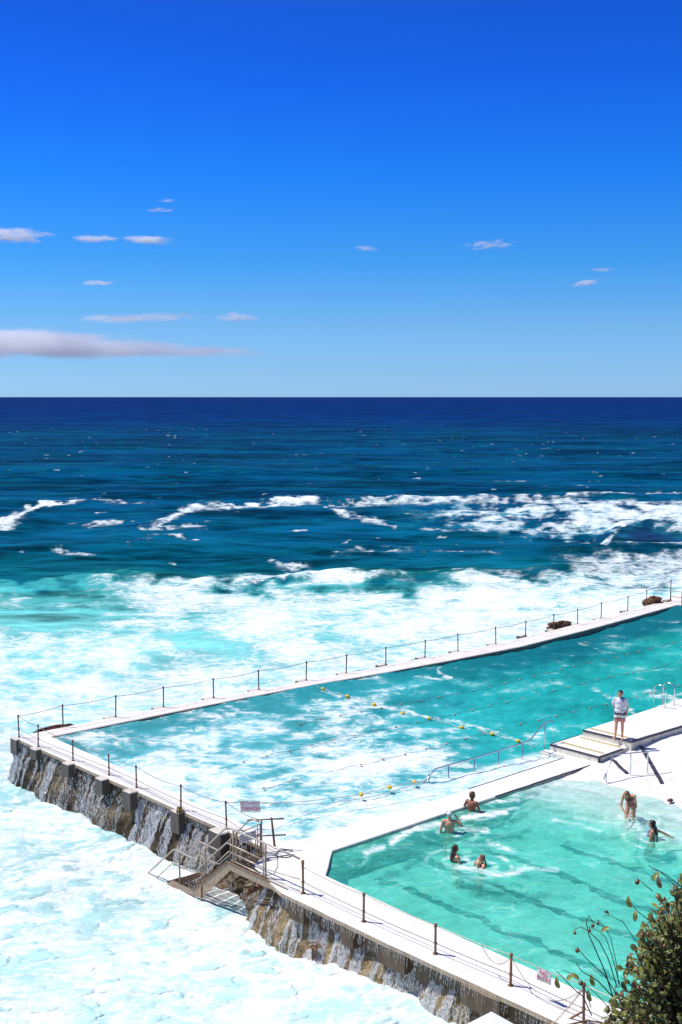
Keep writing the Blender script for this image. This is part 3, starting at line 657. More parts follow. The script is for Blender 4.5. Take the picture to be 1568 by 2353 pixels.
# ------------------------------------------------------------------ fences
def ordinal(i): return ['first','second','third','fourth','fifth','sixth','seventh','eighth','ninth','tenth','eleventh','twelfth','thirteenth','fourteenth','fifteenth','sixteenth','seventeenth','eighteenth','nineteenth'][i]
def make_post(h,r,mat,cap=True,collar=True,base=True):
    e=empty('fence_post')
    bm=bmesh.new(); tube(bm,[(0,0,0),(0,0,h-.02)],r,10); from_bm('pole',bm,mat,e,True)
    bm=bmesh.new(); ball(bm,(0,0,h-.005),(r*1.45,r*1.45,r*1.5)); tube(bm,[(0,0,h-.07),(0,0,h-.035)],r*1.3,10); from_bm('cap',bm,mat,e,True)
    if collar:
        bm=bmesh.new(); tube(bm,[(0,0,h*.36-.02),(0,0,h*.36+.02)],r*1.4,10); tube(bm,[(0,r,h*.36),(0,r*2.2,h*.36)],.007,6); from_bm('collar',bm,mat,e,True)
    if base:
        bm=bmesh.new(); tube(bm,[(0,0,0.0),(0,0,.012)],r*2.3,12); tube(bm,[(0,0,.012),(0,0,.03)],r*1.5,10); from_bm('base_plate',bm,M['rust'],e,True)
    return e
def place_post(proto,used,p,label,group,tilt=(0,0),scale=1.0):
    e=proto if not used else copy_tree(proto)
    e.location=p; e.rotation_euler=(tilt[0],tilt[1],random.uniform(0,6)); e.scale=(1,1,scale)
    tag(e,label,'post',group); return e
H1=.80
protoA=make_post(H1,.026,M['darkpost'])
fr=[(44,1694,52),(88,1716,51),(168,1748,48),(251,1781,49),(314,1810,52),(416,1862,60),(521,1905,66)]
FP=[]; tops1=[]
desc=['dark steel post on the outermost corner block of the front sea wall','dark steel post beside the corner, on a pale block above the first white cascade','dark steel post on the block next after the corner cascades','dark steel post over the bare black rock stretch of the front wall','dark steel post on the block just before the widest white cascade','dark steel post with brown kelp hanging at its foot','dark steel post on the last block before the stairs platform']
for i,((x,y,h),d) in enumerate(zip(fr,desc)):
    p=P(x,y,.006); dep=p.y; hh=h*dep/2778*1.01
    e=place_post(protoA,i>0,p,d,'posts along the front wall walkway',(random.uniform(-.02,.02),random.uniform(-.03,.03)),hh/H1); tops1.append(p+Vector((0,0,hh-.02))); FP.append((p,hh))
protoB=make_post(H1,.030,M['rust'])
fr2=[(697,2053,76,'brown steel post with a bulky collar at the right end of the platform rail'),(836,2118,67,'brown steel post on the bare white walkway next after the stairs rail'),(1001,2192,71,'brown steel post beside the small pool edge, left of the hanging slack chain'),(1174,2265,76,'brown steel post at the left end of the chain that carries the red lettered sign'),(1342,2350,94,'tall brown steel post nearest the bush')]
tops2=[]; FP2=[]
for i,(x,y,h,d) in enumerate(fr2):
    p=P(x,y,.004); hh=h*p.y/2778*1.03
    place_post(protoB,i>0,p,d,'posts along the front wall walkway',(random.uniform(-.01,.01),random.uniform(-.02,.02)),hh/H1); tops2.append(p+Vector((0,0,hh-.02))); FP2.append((p,hh))
protoC=make_post(H1,.028,M['darkpost'],collar=False)
fa=[(145,1670,51),(266,1648,50),(376,1625,47),(491,1604,45),(595,1585,45),(704,1563,43),(796,1547,43),(887,1527,40),(977,1510,39),(1053,1496,39),(1140,1480,39),(1208,1460,33),(1273,1447,35),(1328,1434,34),(1382,1421,36),(1443,1403,33),(1487,1390,34),(1541,1378,45),(1592,1368,44)]
tops3=[]
extra={0:' nearest the outer corner',11:' just left of the small brown rock',12:' at the left end of the small brown rock',13:' at right end of the small brown rock',16:' rising out of the dark boulders',17:' on top of the dark boulders'}
for i,(x,y,h) in enumerate(fa):
    p=P(x,y,.0 if i<17 else .1); hh=h*p.y/2778*1.02; p=p.copy(); p.z-=.15 if False else 0
    place_post(protoC,i>0,p,'thin post on the ocean wall'+extra.get(i,', %s from the outer corner'%ordinal(i)),'posts along the ocean side wall',(random.uniform(-.02,.02),random.uniform(-.03,.03)),hh/H1); tops3.append(p+Vector((0,0,hh-.02)))
    # concrete foot that carries the post just outside the wall
    if i not in(0,16):
        pts=[tuple((p+Vector((a*UX+b*VX,a*UY+b*VY,0)))[:2]) for a,b in ((-.30,-.42),(.03,-.42),(.03,.10),(-.30,.10))]
        b_=slab('post_foot',pts,-.5,p.z+.006,M['pier'],step=.2,jit=.015,bev=.02,seed=60+i); b_.parent=far_wall
def cable(name,segs,r,mat,label,cat,group=None,beads=False):
    bm=bmesh.new()
    for pts in segs:
        if beads:
            L=[]; R=[]
            for a,b in zip(pts[:-1],pts[1:]):
                k=max(1,int((b-a).length/.022))
                for j in range(k): L.append(a.lerp(b,j/k))
            L.append(pts[-1])
            for i in range(len(L)): R.append(r*(1.5 if i%2 else .45))
            tube(bm,L,R,5)
        else: tube(bm,pts,r,5)
    o=from_bm(name,bm,mat,smooth=True); tag(o,label,cat,group); return o
def chainpts(tops,s): return [sag(a,b,s*(a-b).length) for a,b in zip(tops[:-1],tops[1:])]
cable('guard_cable',chainpts([tops1[0]]+tops3,.022),.011,M['cable'],'thin dark cable strung along the post tops of the ocean side wall','cable')
lp=Vector(W(15.55,-.48,1.0))
cable('guard_chain',chainpts(tops1+[lp],.035),.009,M['cable'],'thin sagging chain between the post tops from the outer corner to the stairs platform','chain',beads=False)
def lift(FPs,f): return [p+Vector((0,.0,h*f)) for p,h in FPs]
cable('guard_cable',[sag(a,b,.006*(a-b).length) for a,b in zip(lift(FP,.36)[:-1],lift(FP,.36)[1:])]+[sag(lift(FP,.36)[-1],W(15.55,-.5,.38),.02)],.009,M['cable'],'taut cable at knee height along the front wall posts left of the stairs','cable')
cable('guard_cable',[sag(a,b,.004*(a-b).length) for a,b in zip(lift(FP,.13)[:-1],lift(FP,.13)[1:])],.008,M['cable'],'thin dark strand standing in for a cable shadow low along the front wall posts left of the stairs','cable')  # added strand takes the place of the shadow line under the cable
ext=W(30.2,-1.38,.9)
cable('guard_chain',[sag(tops2[0]-Vector((0,0,.13)),tops2[1],.05)]+[sag(a,b,.012*(a-b).length) for a,b in zip(tops2[1:],tops2[2:]+[ext])],.010,M['steel'],'nearly taut linked chain along the post tops beside the small pool','chain',beads=True)
cable('guard_cable',[sag(a,b,.006*(a-b).length) for a,b in zip(lift(FP2,.36)[:-1],lift(FP2,.36)[1:])]+[sag(lift(FP2,.36)[-1],W(30.2,-1.38,.33),.02)],.009,M['cable'],'taut cable at knee height along the walkway posts beside the small pool','cable')
# slack hanging chains of the second run
t=tops2
cable('slack_chain',[sag(t[2]+(t[3]-t[2])*.62-Vector((0,0,.03)),t[3]-Vector((.0,0,.04)),.30)],.009,M['steel'],'short slack chain looping down left of the post that carries the sign chain','chain','slack chains hanging below the taut chain',True)
cable('slack_chain',[sag(t[3]-Vector((0,0,.03)),t[4]-Vector((0,0,.04)),.62)],.009,M['steel'],'long slack chain looping down under the red lettered sign','chain','slack chains hanging below the taut chain',True)
cable('slack_chain',[sag(t[4]-Vector((0,0,.03)),P(1215,2395,-.2),.12)],.009,M['steel'],'chain running from the tall post down across the walkway edge to the rocks','chain','slack chains hanging below the taut chain',True)
cable('slack_chain',[sag(t[4]-Vector((0,0,.06)),P(1262,2353+8,.1),.06)],.008,M['steel'],'second thin chain dropping from the tall post behind the first','chain','slack chains hanging below the taut chain',True)
bm=bmesh.new(); tube(bm,[FP2[4][0]+Vector((0,0,FP2[4][1]*.30)),P(1205,2400,-.9)],.022,8); tube(bm,[P(1205,2400,-.9),P(1205,2400,-.9)+Vector((0,0,-.9))],.022,8)
tag(from_bm('brace_pipe',bm,M['rust'],smooth=True),'rusty slanting pipe bracing the tall post at the bottom edge','pipe')
bm=bmesh.new(); tube(bm,[P(1215,2375,0),P(1350,2346,.12),P(1470,2362,.1)],.02,8)
tag(from_bm('ground_pipe',bm,M['rust'],smooth=True),'thin bent rusty pipe lying at the foot of the tall post','pipe')
# kelp on the post
bm=bmesh.new(); kp=FP[5][0]
for i in range(110):
    a=random.uniform(0,6.28); r0=random.uniform(.0,.10); p=kp+Vector((math.cos(a)*r0-.03,math.sin(a)*r0-.06,random.uniform(-.02,.12)))
    q=p+Vector((random.uniform(-.05,.05),random.uniform(-.16,-.03),random.uniform(-.5,-.18)*random.random()))
    m=(p+q)/2+Vector((random.uniform(-.05,.05),-.05,.04)); tube(bm,[p,m,q],[.012,.020,.006],5)
tag(from_bm('kelp_clump',bm,M['kelp'],smooth=True),'yellow brown kelp clump draped over the front wall edge at a post foot','seaweed')
# ------------------------------------------------------------------ signs
FONT=bpy.data.fonts.load('<builtin>') if False else None
def text_mesh(body,size,mat,parent,mw,bold=.0):
    cu=bpy.data.curves.new('lettering','FONT'); cu.body=body; cu.size=size; cu.align_x='CENTER'; cu.align_y='CENTER'; cu.extrude=.002; cu.offset=bold*size; cu.space_line=.92
    o=bpy.data.objects.new('tmp',cu); COL.objects.link(o); dg=bpy.context.evaluated_depsgraph_get(); me=bpy.data.meshes.new_from_object(o.evaluated_get(dg)); me.name='lettering'
    bpy.data.objects.remove(o); me.materials.clear()
    r=link('lettering',me,mat); r.matrix_world=mw
    if parent is not None: r.parent=parent; r.matrix_parent_inverse=parent.matrix_basis.inverted()
    return r
def facing(loc,right,normal):
    x=Vector(right).normalized(); z=Vector(normal).normalized(); y=z.cross(x).normalized(); x=y.cross(z)
    m=Matrix((x,y,z)).transposed().to_4x4(); m.translation=loc; return m
def cloth_sign(name,label,c,right,up,w,h,curl=.0,lines=None,tat=None):
    e=empty(name,c); tag(e,label,'sign')
    right=Vector(right).normalized(); up=Vector(up).normalized(); nrm=right.cross(up).normalized()
    bm=bmesh.new(); nx,ny=16,6; G=[]
    for s_ in (0,1):
        G.append([[bm.verts.new(right*((i/nx-.5)*w)+up*((j/ny-.5)*h)+nrm*(curl*math.sin(i/nx*9+j*.6)-s_*.008)) for j in range(ny+1)] for i in range(nx+1)])
    for i in range(nx):
        for j in range(ny):
            bm.faces.new((G[0][i][j],G[0][i+1][j],G[0][i+1][j+1],G[0][i][j+1])); bm.faces.new((G[1][i][j],G[1][i][j+1],G[1][i+1][j+1],G[1][i+1][j]))
    for i in range(nx):
        bm.faces.new((G[0][i][0],G[1][i][0],G[1][i+1][0],G[0][i+1][0])); bm.faces.new((G[0][i][ny],G[0][i+1][ny],G[1][i+1][ny],G[1][i][ny]))
    for j in range(ny):
        bm.faces.new((G[0][0][j],G[0][0][j+1],G[1][0][j+1],G[1][0][j])); bm.faces.new((G[0][nx][j],G[1][nx][j],G[1][nx][j+1],G[0][nx][j+1]))
    bmesh.ops.recalc_face_normals(bm,faces=bm.faces)
    from_bm('panel',bm,M['banner'],e,True)
    for (txt,size,ox,oy,mat) in lines:
        text_mesh(txt,size,mat,e,facing(c+right*ox+up*oy+nrm*(curl+.008),right,nrm))
    return e
tocam=lambda p:(Vector((0,0,HC))-p)
# NO ENTRY sign hanging on the chain
pa=P(1233,2180,.68); pb=P(1279,2203,.68)
ca,cb=t[3],t[4]; f0=.42
L=(cb-ca); c0=ca+L*.50; right=L.normalized(); c0=ca.lerp(cb,(1252-1174)/168.0)-Vector((0,0,.012*4*.25*L.length+.155))
cloth_sign('no_entry_sign','white sign with red NO ENTRY lettering hung on the chain above the walkway',c0,right,Vector((0,0,1)),.40,.28,.004,
           [('NO',.135,-.0,.062,M['red']),('ENTRY',.125,.0,-.062,M['red'])])
# DANGER banner on the rope by the main pool
ba=P(521,1842,.78); ba=tops1[6]; 
rp=P(980,1792,.30)
bl=Vector(P(553,1853,.62)); br=Vector(P(597,1854,.62)); cc=(bl+br)/2
cloth_sign('danger_banner','crumpled white banner with red DANGER lettering hanging on the rope beside the steps',cc,(br-bl),Vector((0,0,1)),(br-bl).length*1.02,.36,.02,
           [('NO ENTRY',.12,-.02,.10,M['redf']),('DANGER',.15,.04,-.07,M['red'])])
rope_h=cc.z+.15
cable('float_rope',[sag(tops1[6],bl+Vector((0,0,.15)),.02),sag(bl+Vector((0,0,.15)),br+Vector((0,0,.15)),.0)],.010,M['cable'],'grey rope from the last front wall post to the DANGER banner','rope')
# ------------------------------------------------------------------ lane ropes and buoys
def lane_rope(pts,label,fl,z0=-.032,gap=None):
    """pts: survey pixels on the water; fl: pixel positions of the floats"""
    e=empty('lane_rope',P(*pts[0],z0)); tag(e,label,'lane rope','lane ropes across the main pool')
    o0=e.location
    W3=[P(*p,z0) for p in pts]; bm=bmesh.new()
    for a,b in zip(W3[:-1],W3[1:]):
        k=max(2,int((b-a).length/.25)); 
        tube(bm,[a.lerp(b,i/k)-o0+Vector((0,0,.035*math.sin(i*.9+a.x))) for i in range(k+1)],.0065,5)
    from_bm('rope_line',bm,M['rope'],e,True)
    fm=None
    for p in fl:
        q=P(*p,z0+.01)-o0
        if fm is None:
            bm=bmesh.new(); ball(bm,(0,0,0),(.038,.038,.034),10); tube(bm,[(-.05,0,0),(.05,0,0)],.014,8); fm=bpy.data.meshes.new('float'); bm.to_mesh(fm); bm.free()
            o=link('float',fm,M['orange'],e,True,q); first=o
        else: o=first.copy(); COL.objects.link(o); o.location=q
        o.rotation_euler=(0,0,ROT+math.pi/2)
def ruv(u0,v0,u1,v1,step,ph=0):
    r=[]; v=v0+ph
    while v<v1:
        u=u0+(u1-u0)*(v-v0)/(v1-v0); w=W(u+.05*math.sin(v*1.7),v,-.1); x,y=pix(w.x,w.y,w.z); r.append((x,y)); v+=step
    return r
A=[(690,1664),(792,1642),(836,1634.5),(1005,1603),(1116,1581),(1253,1547),(1316,1531),(1403,1515),(1457,1500),(1554,1476),(1640,1458)]
def interp_px(poly,step_m,z=-.04):
    pts=[P(*p,z) for p in poly]; out=[]; acc=0; nxt=0
    for a,b in zip(pts[:-1],pts[1:]):
        L=(b-a).length
        while nxt<=acc+L:
            q=a.lerp(b,(nxt-acc)/L); out.append(pix(q.x,q.y,q.z)); nxt+=step_m
        acc+=L
    return out
A0=[(470,1712),(690,1664)]
lane_rope(A,'lane rope with orange floats nearest the ocean side wall',interp_px(A,1.06))
B=[(560,1750),(660,1726),(764,1701.5),(860,1680),(952,1661.5),(1039,1643),(1119,1624),(1196,1606),(1234,1597),(1270,1588),(1339,1571),(1402,1555),(1490,1539),(1547,1524),(1640,1500)]
lane_rope(B,'middle lane rope with orange floats passing through the diagonal line of yellow buoys',interp_px(B,1.06))
C=[(606,1811),(721,1785),(774,1771),(873,1747),(935,1732),(1013,1713),(1057,1701),(1101,1689),(1184,1668),(1259,1650.5),(1333,1633),(1405,1616),(1472,1598),(1566,1574),(1640,1556)]
lane_rope(C,'lane rope with orange floats passing behind the standing man',interp_px(C,1.06))
def buoy_line(pts,bz,rpts,label,r=.10):
    e=empty('buoy_line',P(*pts[0],bz)); tag(e,label,'buoy line'); o0=e.location
    bm=bmesh.new()
    for seg in rpts: tube(bm,[q-o0 for q in seg],.013,5)
    from_bm('rope_line',bm,M['ropew'],e,True)
    bm=bmesh.new(); ball(bm,(0,0,0),(r,r*.72,r*.72),14); tube(bm,[(-r*1.25,0,0),(r*1.25,0,0)],r*.22,8); me=bpy.data.meshes.new('buoy'); bm.to_mesh(me); bm.free(); f=None
    for p in pts:
        q=P(*p,bz)-o0
        if f is None: f=link('buoy',me,M['yellow'],e,True,q); o=f
        else: o=f.copy(); COL.objects.link(o); o.location=q
        o.rotation_euler=(random.uniform(-.2,.2),random.uniform(-.15,.15),ROT+random.uniform(-.5,.5))
bz=-.02; BU=[(742,1583),(799,1600),(860,1619),(925,1639),(986,1651),(1061,1672),(1131,1687),(1191,1703)]
seq=[P(704,1572,-.05)]+[P(*p,-.05) for p in BU]+[P(1228,1716,-.05)]
buoy_line(BU,bz,[[a.lerp(b,i/6)+Vector((0,0,.03*math.sin(i*2.))) for i in range(7)] for a,b in zip(seq[:-1],seq[1:])],'row of eight yellow buoys crossing the main pool from the ocean wall to the handrail')
cB=[(830,1826),(895,1809),(953,1797)]
z2_=.16
rr1=sag(br+Vector((0,0,.15)),P(980,1792,.45),.35); rr2=sag(br+Vector((0,0,.10)),P(985,1795,.22),.22)
buoy_line(cB,z2_,[rr1,[br+Vector((0,0,.10)),P(700,1842,.24),P(830,1826,z2_),P(895,1809,z2_),P(953,1797,.2),P(982,1793,.3)]],'double rope with three yellow buoys between the DANGER banner and the long handrail',.10)
# ------------------------------------------------------------------ handrails and ladders
def PZ(px_,py_,base):
    """height above base seen at py_"""
    d=base.y; return Vector((base.x,base.y,base.z+(pix(base.x,base.y,base.z)[1]-py_)*d/2778*1.005))
hr=empty('pool_handrail',W(14.4,10,0)); tag(hr,'long stainless handrail stepping down along the submerged ledge of the main pool','handrail')
bases=[(986,1803),(1031,1790),(1090,1775),(1146,1760),(1201,1746)]; topsy=[(986,1775),(1031,1757),(1090,1741),(1146,1723.5),(1201,1706)]
RT=[]
for (bx,by),(tx,ty) in zip(bases,topsy):
    b=P(bx,by,-.1); tp=PZ(tx,ty,b); RT.append(tp)
    bm=bmesh.new(); tube(bm,[b-Vector((0,0,.6)),tp],.022,8); o=from_bm('rail_post',bm,M['stainless'],smooth=True); par(o,hr)
b5=P(1252,1722,.0); t5=PZ(1253,1657,b5)
bm=bmesh.new(); tube(bm,[b5,t5],.022,8); o=from_bm('rail_post',bm,M['stainless'],smooth=True); par(o,hr)
d5=(RT[4]-RT[1]).normalized()
bend=RT[4]+d5*(.40); bend=PZ(1222,1699,Vector((bend.x,bend.y,0)))
low=P(967,1808,-.12); knee=RT[1]-d5*.62; knee=PZ(1000,1766,Vector((knee.x,knee.y,0)))
end=t5+Vector((UX*.1,UY*.1,0))+Vector((VX*.35,VY*.35,.02))
bm=bmesh.new(); tube(bm,[low-Vector((0,0,.25)),low,knee,RT[1],RT[2],RT[3],RT[4],bend,t5,end],.026,10); tube(bm,[end,end-Vector((0,0,.9))],.008,6)
o=from_bm('rail_tube',bm,M['stainless'],smooth=True); par(o,hr)
h2=empty('apron_handrail',W(18.8,13.2,0)); tag(h2,'short pale handrail on the rock apron running down into the small pool','handrail')
bs=[(1393,1833 if False else 1800),(1449,1781),(1488,1778)]; ty_=[1766,1726,1724]
tp3=[]
for (x,y),q in zip([(1424.5,1134)]and[(2330+375/3.92,2850+1110/3.92),(2330+757/3.92,2850+985/3.92),(2330+1025/3.92,2850+960/3.92)],[945,625,600]):
    x/=1.7411; y/=1.7411; u_,v_=Quv(P(x,y,.0)); z_=float(floor_h(np.array([u_]),np.array([v_]))[0]); b=P(x,y,z_); tt=PZ(x,(2850+q/3.92)/1.7411,b); tp3.append(tt)
    bm=bmesh.new(); tube(bm,[b-Vector((0,0,.1)),tt],.024,8); o=from_bm('rail_post',bm,M['sign'],smooth=True); par(o,h2)
kn=tp3[1]+(tp3[1]-tp3[2])*1.0; kn=PZ(1428,1731,Vector((kn.x,kn.y,0)))
lowend=tp3[0]+(tp3[0]-kn).normalized()*.25
endr=tp3[2]+(tp3[2]-tp3[1]).normalized()*.45
bm=bmesh.new(); tube(bm,[lowend,tp3[0],kn,tp3[1],tp3[2],endr],.026,10); o=from_bm('rail_tube',bm,M['stainless'],smooth=True); par(o,h2)
def ladder(name,p0,du,dv,h,w,label,rungs=3,drop=1.2,mat=None,r=.024):
    """two hooped stiles w apart along du, reaching over dv into the water"""
    e=empty(name,p0); tag(e,label,'ladder','swimming ladders'); du=Vector(du).normalized(); dv=Vector(dv).normalized(); mat=mat or M['stainless']
    for k in (0,1):
        o_=du*w*k; pts=[o_+Vector((0,0,0))]; reach=.55
        for i in range(9):
            a=math.pi*i/8; pts.append(o_+dv*(reach/2-reach/2*math.cos(a))+Vector((0,0,h-.2+.2*math.sin(a))))
        pts.append(o_+dv*reach+Vector((0,0,-drop)))
        bm=bmesh.new(); tube(bm,pts,r,8); from_bm('stile',bm,mat,e,True)
    for i in range(rungs):
        z=-.1-.3*i; bm=bmesh.new(); tube(bm,[dv*.55+Vector((0,0,z)),dv*.55+du*w+Vector((0,0,z))],r,8); from_bm('rung',bm,mat,e,True)
    return e
pL=P(1529,1628,.48)
ladder('pool_ladder',pL,W(15.29,21.45)-W(15.26,20.86),(-UX,-UY,0),.92,.62,'stainless hooped ladder on the edge of the upper walkway behind the man')
pF=W(.45,44.7,.0)+Vector((0,0,0))
fl=ladder('pool_ladder',W(.9,45.75,0),(UX,UY,0),(-VX,-VY,0),.95,.75,'dark thin hooped ladder at the far end of the main pool by the boulders',mat=M['darkpost'],r=.022)
fr_=empty('end_rail',W(.2,46.2,0)); tag(fr_,'thin two bar rail running from the boulders past the far ladder','rail')
for k,z in enumerate((.35,.72)):
    bm=bmesh.new(); tube(bm,[W(-.5,46.1,z),W(4.5,46.3,z)],.018,6); o=from_bm('rail_tube',bm,M['cable'],smooth=True); par(o,fr_)
for k in range(3):
    bm=bmesh.new(); tube(bm,[W(-.45+k*2.4,46.1+.1*k,-.02),W(-.45+k*2.4,46.1+.1*k,.74)],.02,6); o=from_bm('rail_post',bm,M['cable'],smooth=True); par(o,fr_)
# ------------------------------------------------------------------ stairs platform
st=empty('steel_stairs',W(15.4,-1.0,0)); tag(st,'rusty steel stairs with grated landing and pipe handrails leading from the wall into the surf','stairs')
def sp_(name,segs,r,mat,seg=8):
    bm=bmesh.new()
    for pts in segs: tube(bm,[Vector(p) for p in pts],r,seg)
    o=from_bm(name,bm,mat,smooth=True); par(o,st); return o
VF,VB=-1.53,-.60
def round_path(pts,r=.12):
    out=[pts[0]]
    for a,b,c in zip(pts[:-2],pts[1:-1],pts[2:]):
        d1=(a-b).normalized(); d2=(c-b).normalized(); rr=min(r,(a-b).length*.4,(c-b).length*.4)
        for i in range(5):
            t_=i/4; p=(b+d1*rr)*(1-t_)**2+b*2*t_*(1-t_)+(b+d2*rr)*t_*t_; out.append(p)
    out.append(pts[-1]); return out
def rail(v,pts,r,mat='steel'): return sp_('handrail',[round_path([W(u,v,z) for u,z in pts])],r,M[mat])
rail(VF,[(18.45,.985),(17.0,1.0),(15.24,.985),(13.6,-.43),(12.58,-.42),(11.05,-1.68),(10.8,-1.95)],.026)
rail(VF,[(17.0,.50),(15.22,.52),(13.58,-.87),(12.5,-.87),(11.4,-1.8)],.019)
rail(VF,[(18.45,.42),(17.0,.27)],.014); rail(VF,[(17.0,.27),(15.45,.29)],.019); rail(VF,[(18.45,.10),(17.0,.06)],.010); rail(VF,[(17.0,.05),(15.45,.07)],.019); rail(VF,[(15.35,.30),(13.66,-1.12)],.017)
rail(VB,[(15.55,1.0),(15.15,.98),(13.6,-.43),(12.58,-.42),(11.05,-1.68),(10.8,-1.95)],.024)
rail(VB,[(15.5,.52),(15.2,.52),(13.58,-.87),(12.5,-.87),(11.4,-1.8)],.018)
for (u,v,z0,z1,r) in [(15.55,VF,-.2,1.0,.032),(15.68,VF,-.02,.98,.022),(17.0,VF,-.15,1.0,.030),(16.9,VF,.0,1.0,.018),(14.19,VF,-.95,.12,.026),(12.86,VF,-1.75,-.42,.026),(14.19,VB,-.95,.12,.024),(12.86,VB,-1.75,-.42,.024),(15.55,VB+.08,-.02,1.05,.030),(15.55,VB-.06,.0,.92,.018)]:
    sp_('rail_post',[[W(u,v,z0),W(u,v,z1)]],r,M['tan'] if r>.02 else M['steel'])
def plate(name,quad,thick,mat,nrm):
    bm=bmesh.new(); q=[Vector(p) for p in quad]; n_=Vector(nrm).normalized()*thick
    a=[bm.verts.new(p) for p in q]; b=[bm.verts.new(p+n_) for p in q]
    bm.faces.new(a); bm.faces.new(b[::-1])
    for i in range(len(q)): bm.faces.new((a[i],b[i],b[(i+1)%len(q)],a[(i+1)%len(q)]))
    bmesh.ops.recalc_face_normals(bm,faces=bm.faces); o=from_bm(name,bm,mat); par(o,st); return o
nv=(VX,VY,0)
for v,nm in ((VF-.03,'stringer'),(VB+.03,'stringer')):
    plate(nm,[W(18.05,v,-.01),W(15.32,v,-.0),W(13.55,v,-1.40),W(12.5,v,-1.42),W(11.2,v,-2.3),W(11.6,v,-2.45),W(12.65,v,-1.68),W(14.02,v,-1.50),W(15.42,v,-.24),W(17.72,v,-.22)] if v==VF-.03 else [W(15.6,v,-.0),W(15.32,v,-.0),W(13.55,v,-1.40),W(12.5,v,-1.42),W(11.2,v,-2.3),W(11.6,v,-2.45),W(12.65,v,-1.62),W(13.75,v,-1.60),W(15.42,v,-.22),W(15.6,v,-.22)],.012,M['tan'],nv)
sp_('stringer_edge',[[W(18.0,VF-.045,.005),W(15.32,VF-.045,.005)],[W(15.32,VF-.045,.005),W(13.55,VF-.045,-1.395)]],.018,M['rust'],6)
def grating(u0,u1,v0,v1,z,nb,nc,name='grating'):
    bm=bmesh.new()
    for i in range(nb):
        v=v0+(v1-v0)*i/(nb-1); box(bm,W((u0+u1)/2,v,z),(abs(u1-u0),.014,.035),ROT)
    for i in range(nc):
        u=u0+(u1-u0)*i/(nc-1); box(bm,W(u,(v0+v1)/2,z-.004),(.016,abs(v1-v0),.026),ROT)
    o=from_bm(name,bm,M['grate']); par(o,st); return o
grating(15.40,16.55,VF+.03,-.5,-.03,12,9)
for k in range(6):
    f_=(k+.5)/6; grating(15.25-f_*1.7-.17,15.25-f_*1.7+.12,VF+.03,VB-.03,-.12-f_*1.30,5,7,'tread')
grating(12.5,13.6,VF+.03,VB-.03,-1.44,10,8)
for k in range(3): grating(12.35-k*.28,12.12-k*.28,VF+.03,VB-.03,-1.60-k*.2,4,7,'tread')
plate('lip_plate',[W(12.52,VF,-1.44),W(12.52,VB,-1.44),W(12.05,VB,-1.78),W(12.05,VF,-1.78)],.015,M['tan'],(0,0,-1))
sp_('support_leg',[[W(14.02,VF-.05,-1.1),W(14.02,VF-.05,-2.4)]],.022,M['tan'])
# gate across the head of the stairs
gt=empty('stairs_gate',W(15.62,-1.0,0)); tag(gt,'rusty barred gate closing the head of the steel stairs','gate')
def gp(name,segs,r,mat):
    bm=bmesh.new()
    for s_ in segs: tube(bm,[Vector(p) for p in s_],r,6)
    o=from_bm(name,bm,mat,smooth=True); par(o,gt)
gp('gate_frame',[[W(15.62,-1.45,.06),W(15.62,-1.45,.86),W(15.62,-.62,.95),W(15.62,-.62,.06),W(15.62,-1.45,.06)],[W(15.62,-1.45,.58),W(15.62,-.62,.66)]],.02,M['tan'])
for k in range(4): gp('gate_bar',[[W(15.62,-1.45+.83*(k+1)/5,.06),W(15.62,-1.45+.83*(k+1)/5,.60)]],.016,M['tan'])
sg=empty('notice_sign',W(15.66,-1.10,.70)); tag(sg,'small white notice with rows of grey print fixed to the stairs gate','sign')
rt_=Vector((VX,VY,0)); nn=Vector((UX,UY,0))
bm=bmesh.new(); box(bm,(0,0,0),(.012,.60,.26),0); pnl=from_bm('panel',bm,M['sign'],sg); pnl.rotation_euler=(0,0,math.atan2(UY,UX))
for i_,t_ in enumerate(('NO ENTRY WHEN','STEPS ARE CLOSED','DANGEROUS SURF')): text_mesh(t_,.070,M['grey'],sg,facing(W(15.66,-1.10,.70+.075-.075*i_)+nn*.012,rt_,nn),.02)
# swing arms post by the platform
ps=empty('swing_arm_post',P(632,1950,0)); tag(ps,'leaning dark post with two swing arms beside the platform corner','post')
b0=Vector((0,0,0)); tp=P(627,1891,.95)-ps.location
tp=Vector((-.10,.05,.92))
bm=bmesh.new(); tube(bm,[b0,tp],[.036,.030],10); from_bm('pole',bm,M['darkpost'],ps,True)
for z,a,b in ((.93,(-.78,-.35,.98),(.25,.0,.90)),(.42,(-.62,-.35,.50),(.30,-.02,.42))):
    bm=bmesh.new(); tube(bm,[Vector(a),Vector(b)],[.018,.024],8); ball(bm,Vector(b),.03,8); from_bm('swing_arm',bm,M['darkpost'],ps,True)
# loose rope on the walkway
def loop_rope(c,rx,ry,label,n_=26,ph=0,tail=None):
    bm=bmesh.new(); pts=[c+Vector((math.cos(ph+5.4*i/n_)*rx*(1+.1*math.sin(i)),math.sin(ph+5.4*i/n_)*ry,.015+.006*math.sin(i*2.2))) for i in range(n_+1)]
    if tail: pts+= [pts[-1].lerp(tail,i/6)+Vector((0,.03*math.sin(i),0)) for i in range(1,7)]
    tube(bm,pts,.014,6); tag(from_bm('loose_rope',bm,M['cable'],smooth=True),label,'rope','ropes lying on the walkway by the platform')
loop_rope(P(655,1963,0),.26,.30,'dark rope coil lying on the walkway right of the swing arm post',ph=.6,tail=P(612,1972,.01))
bm=bmesh.new(); tube(bm,sag(W(17.75,VF,.98),P(608,1985,.25),.02,4)[:1]+[W(17.5,VF+.02,.9),W(17.45,VF+.06,.45),W(17.3,VF+.05,.2),W(17.0,VF+.02,.1)],.012,6)
tag(from_bm('hanging_rope',bm,M['cable'],smooth=True),'thin rope hanging from the platform top rail on its right side','rope')
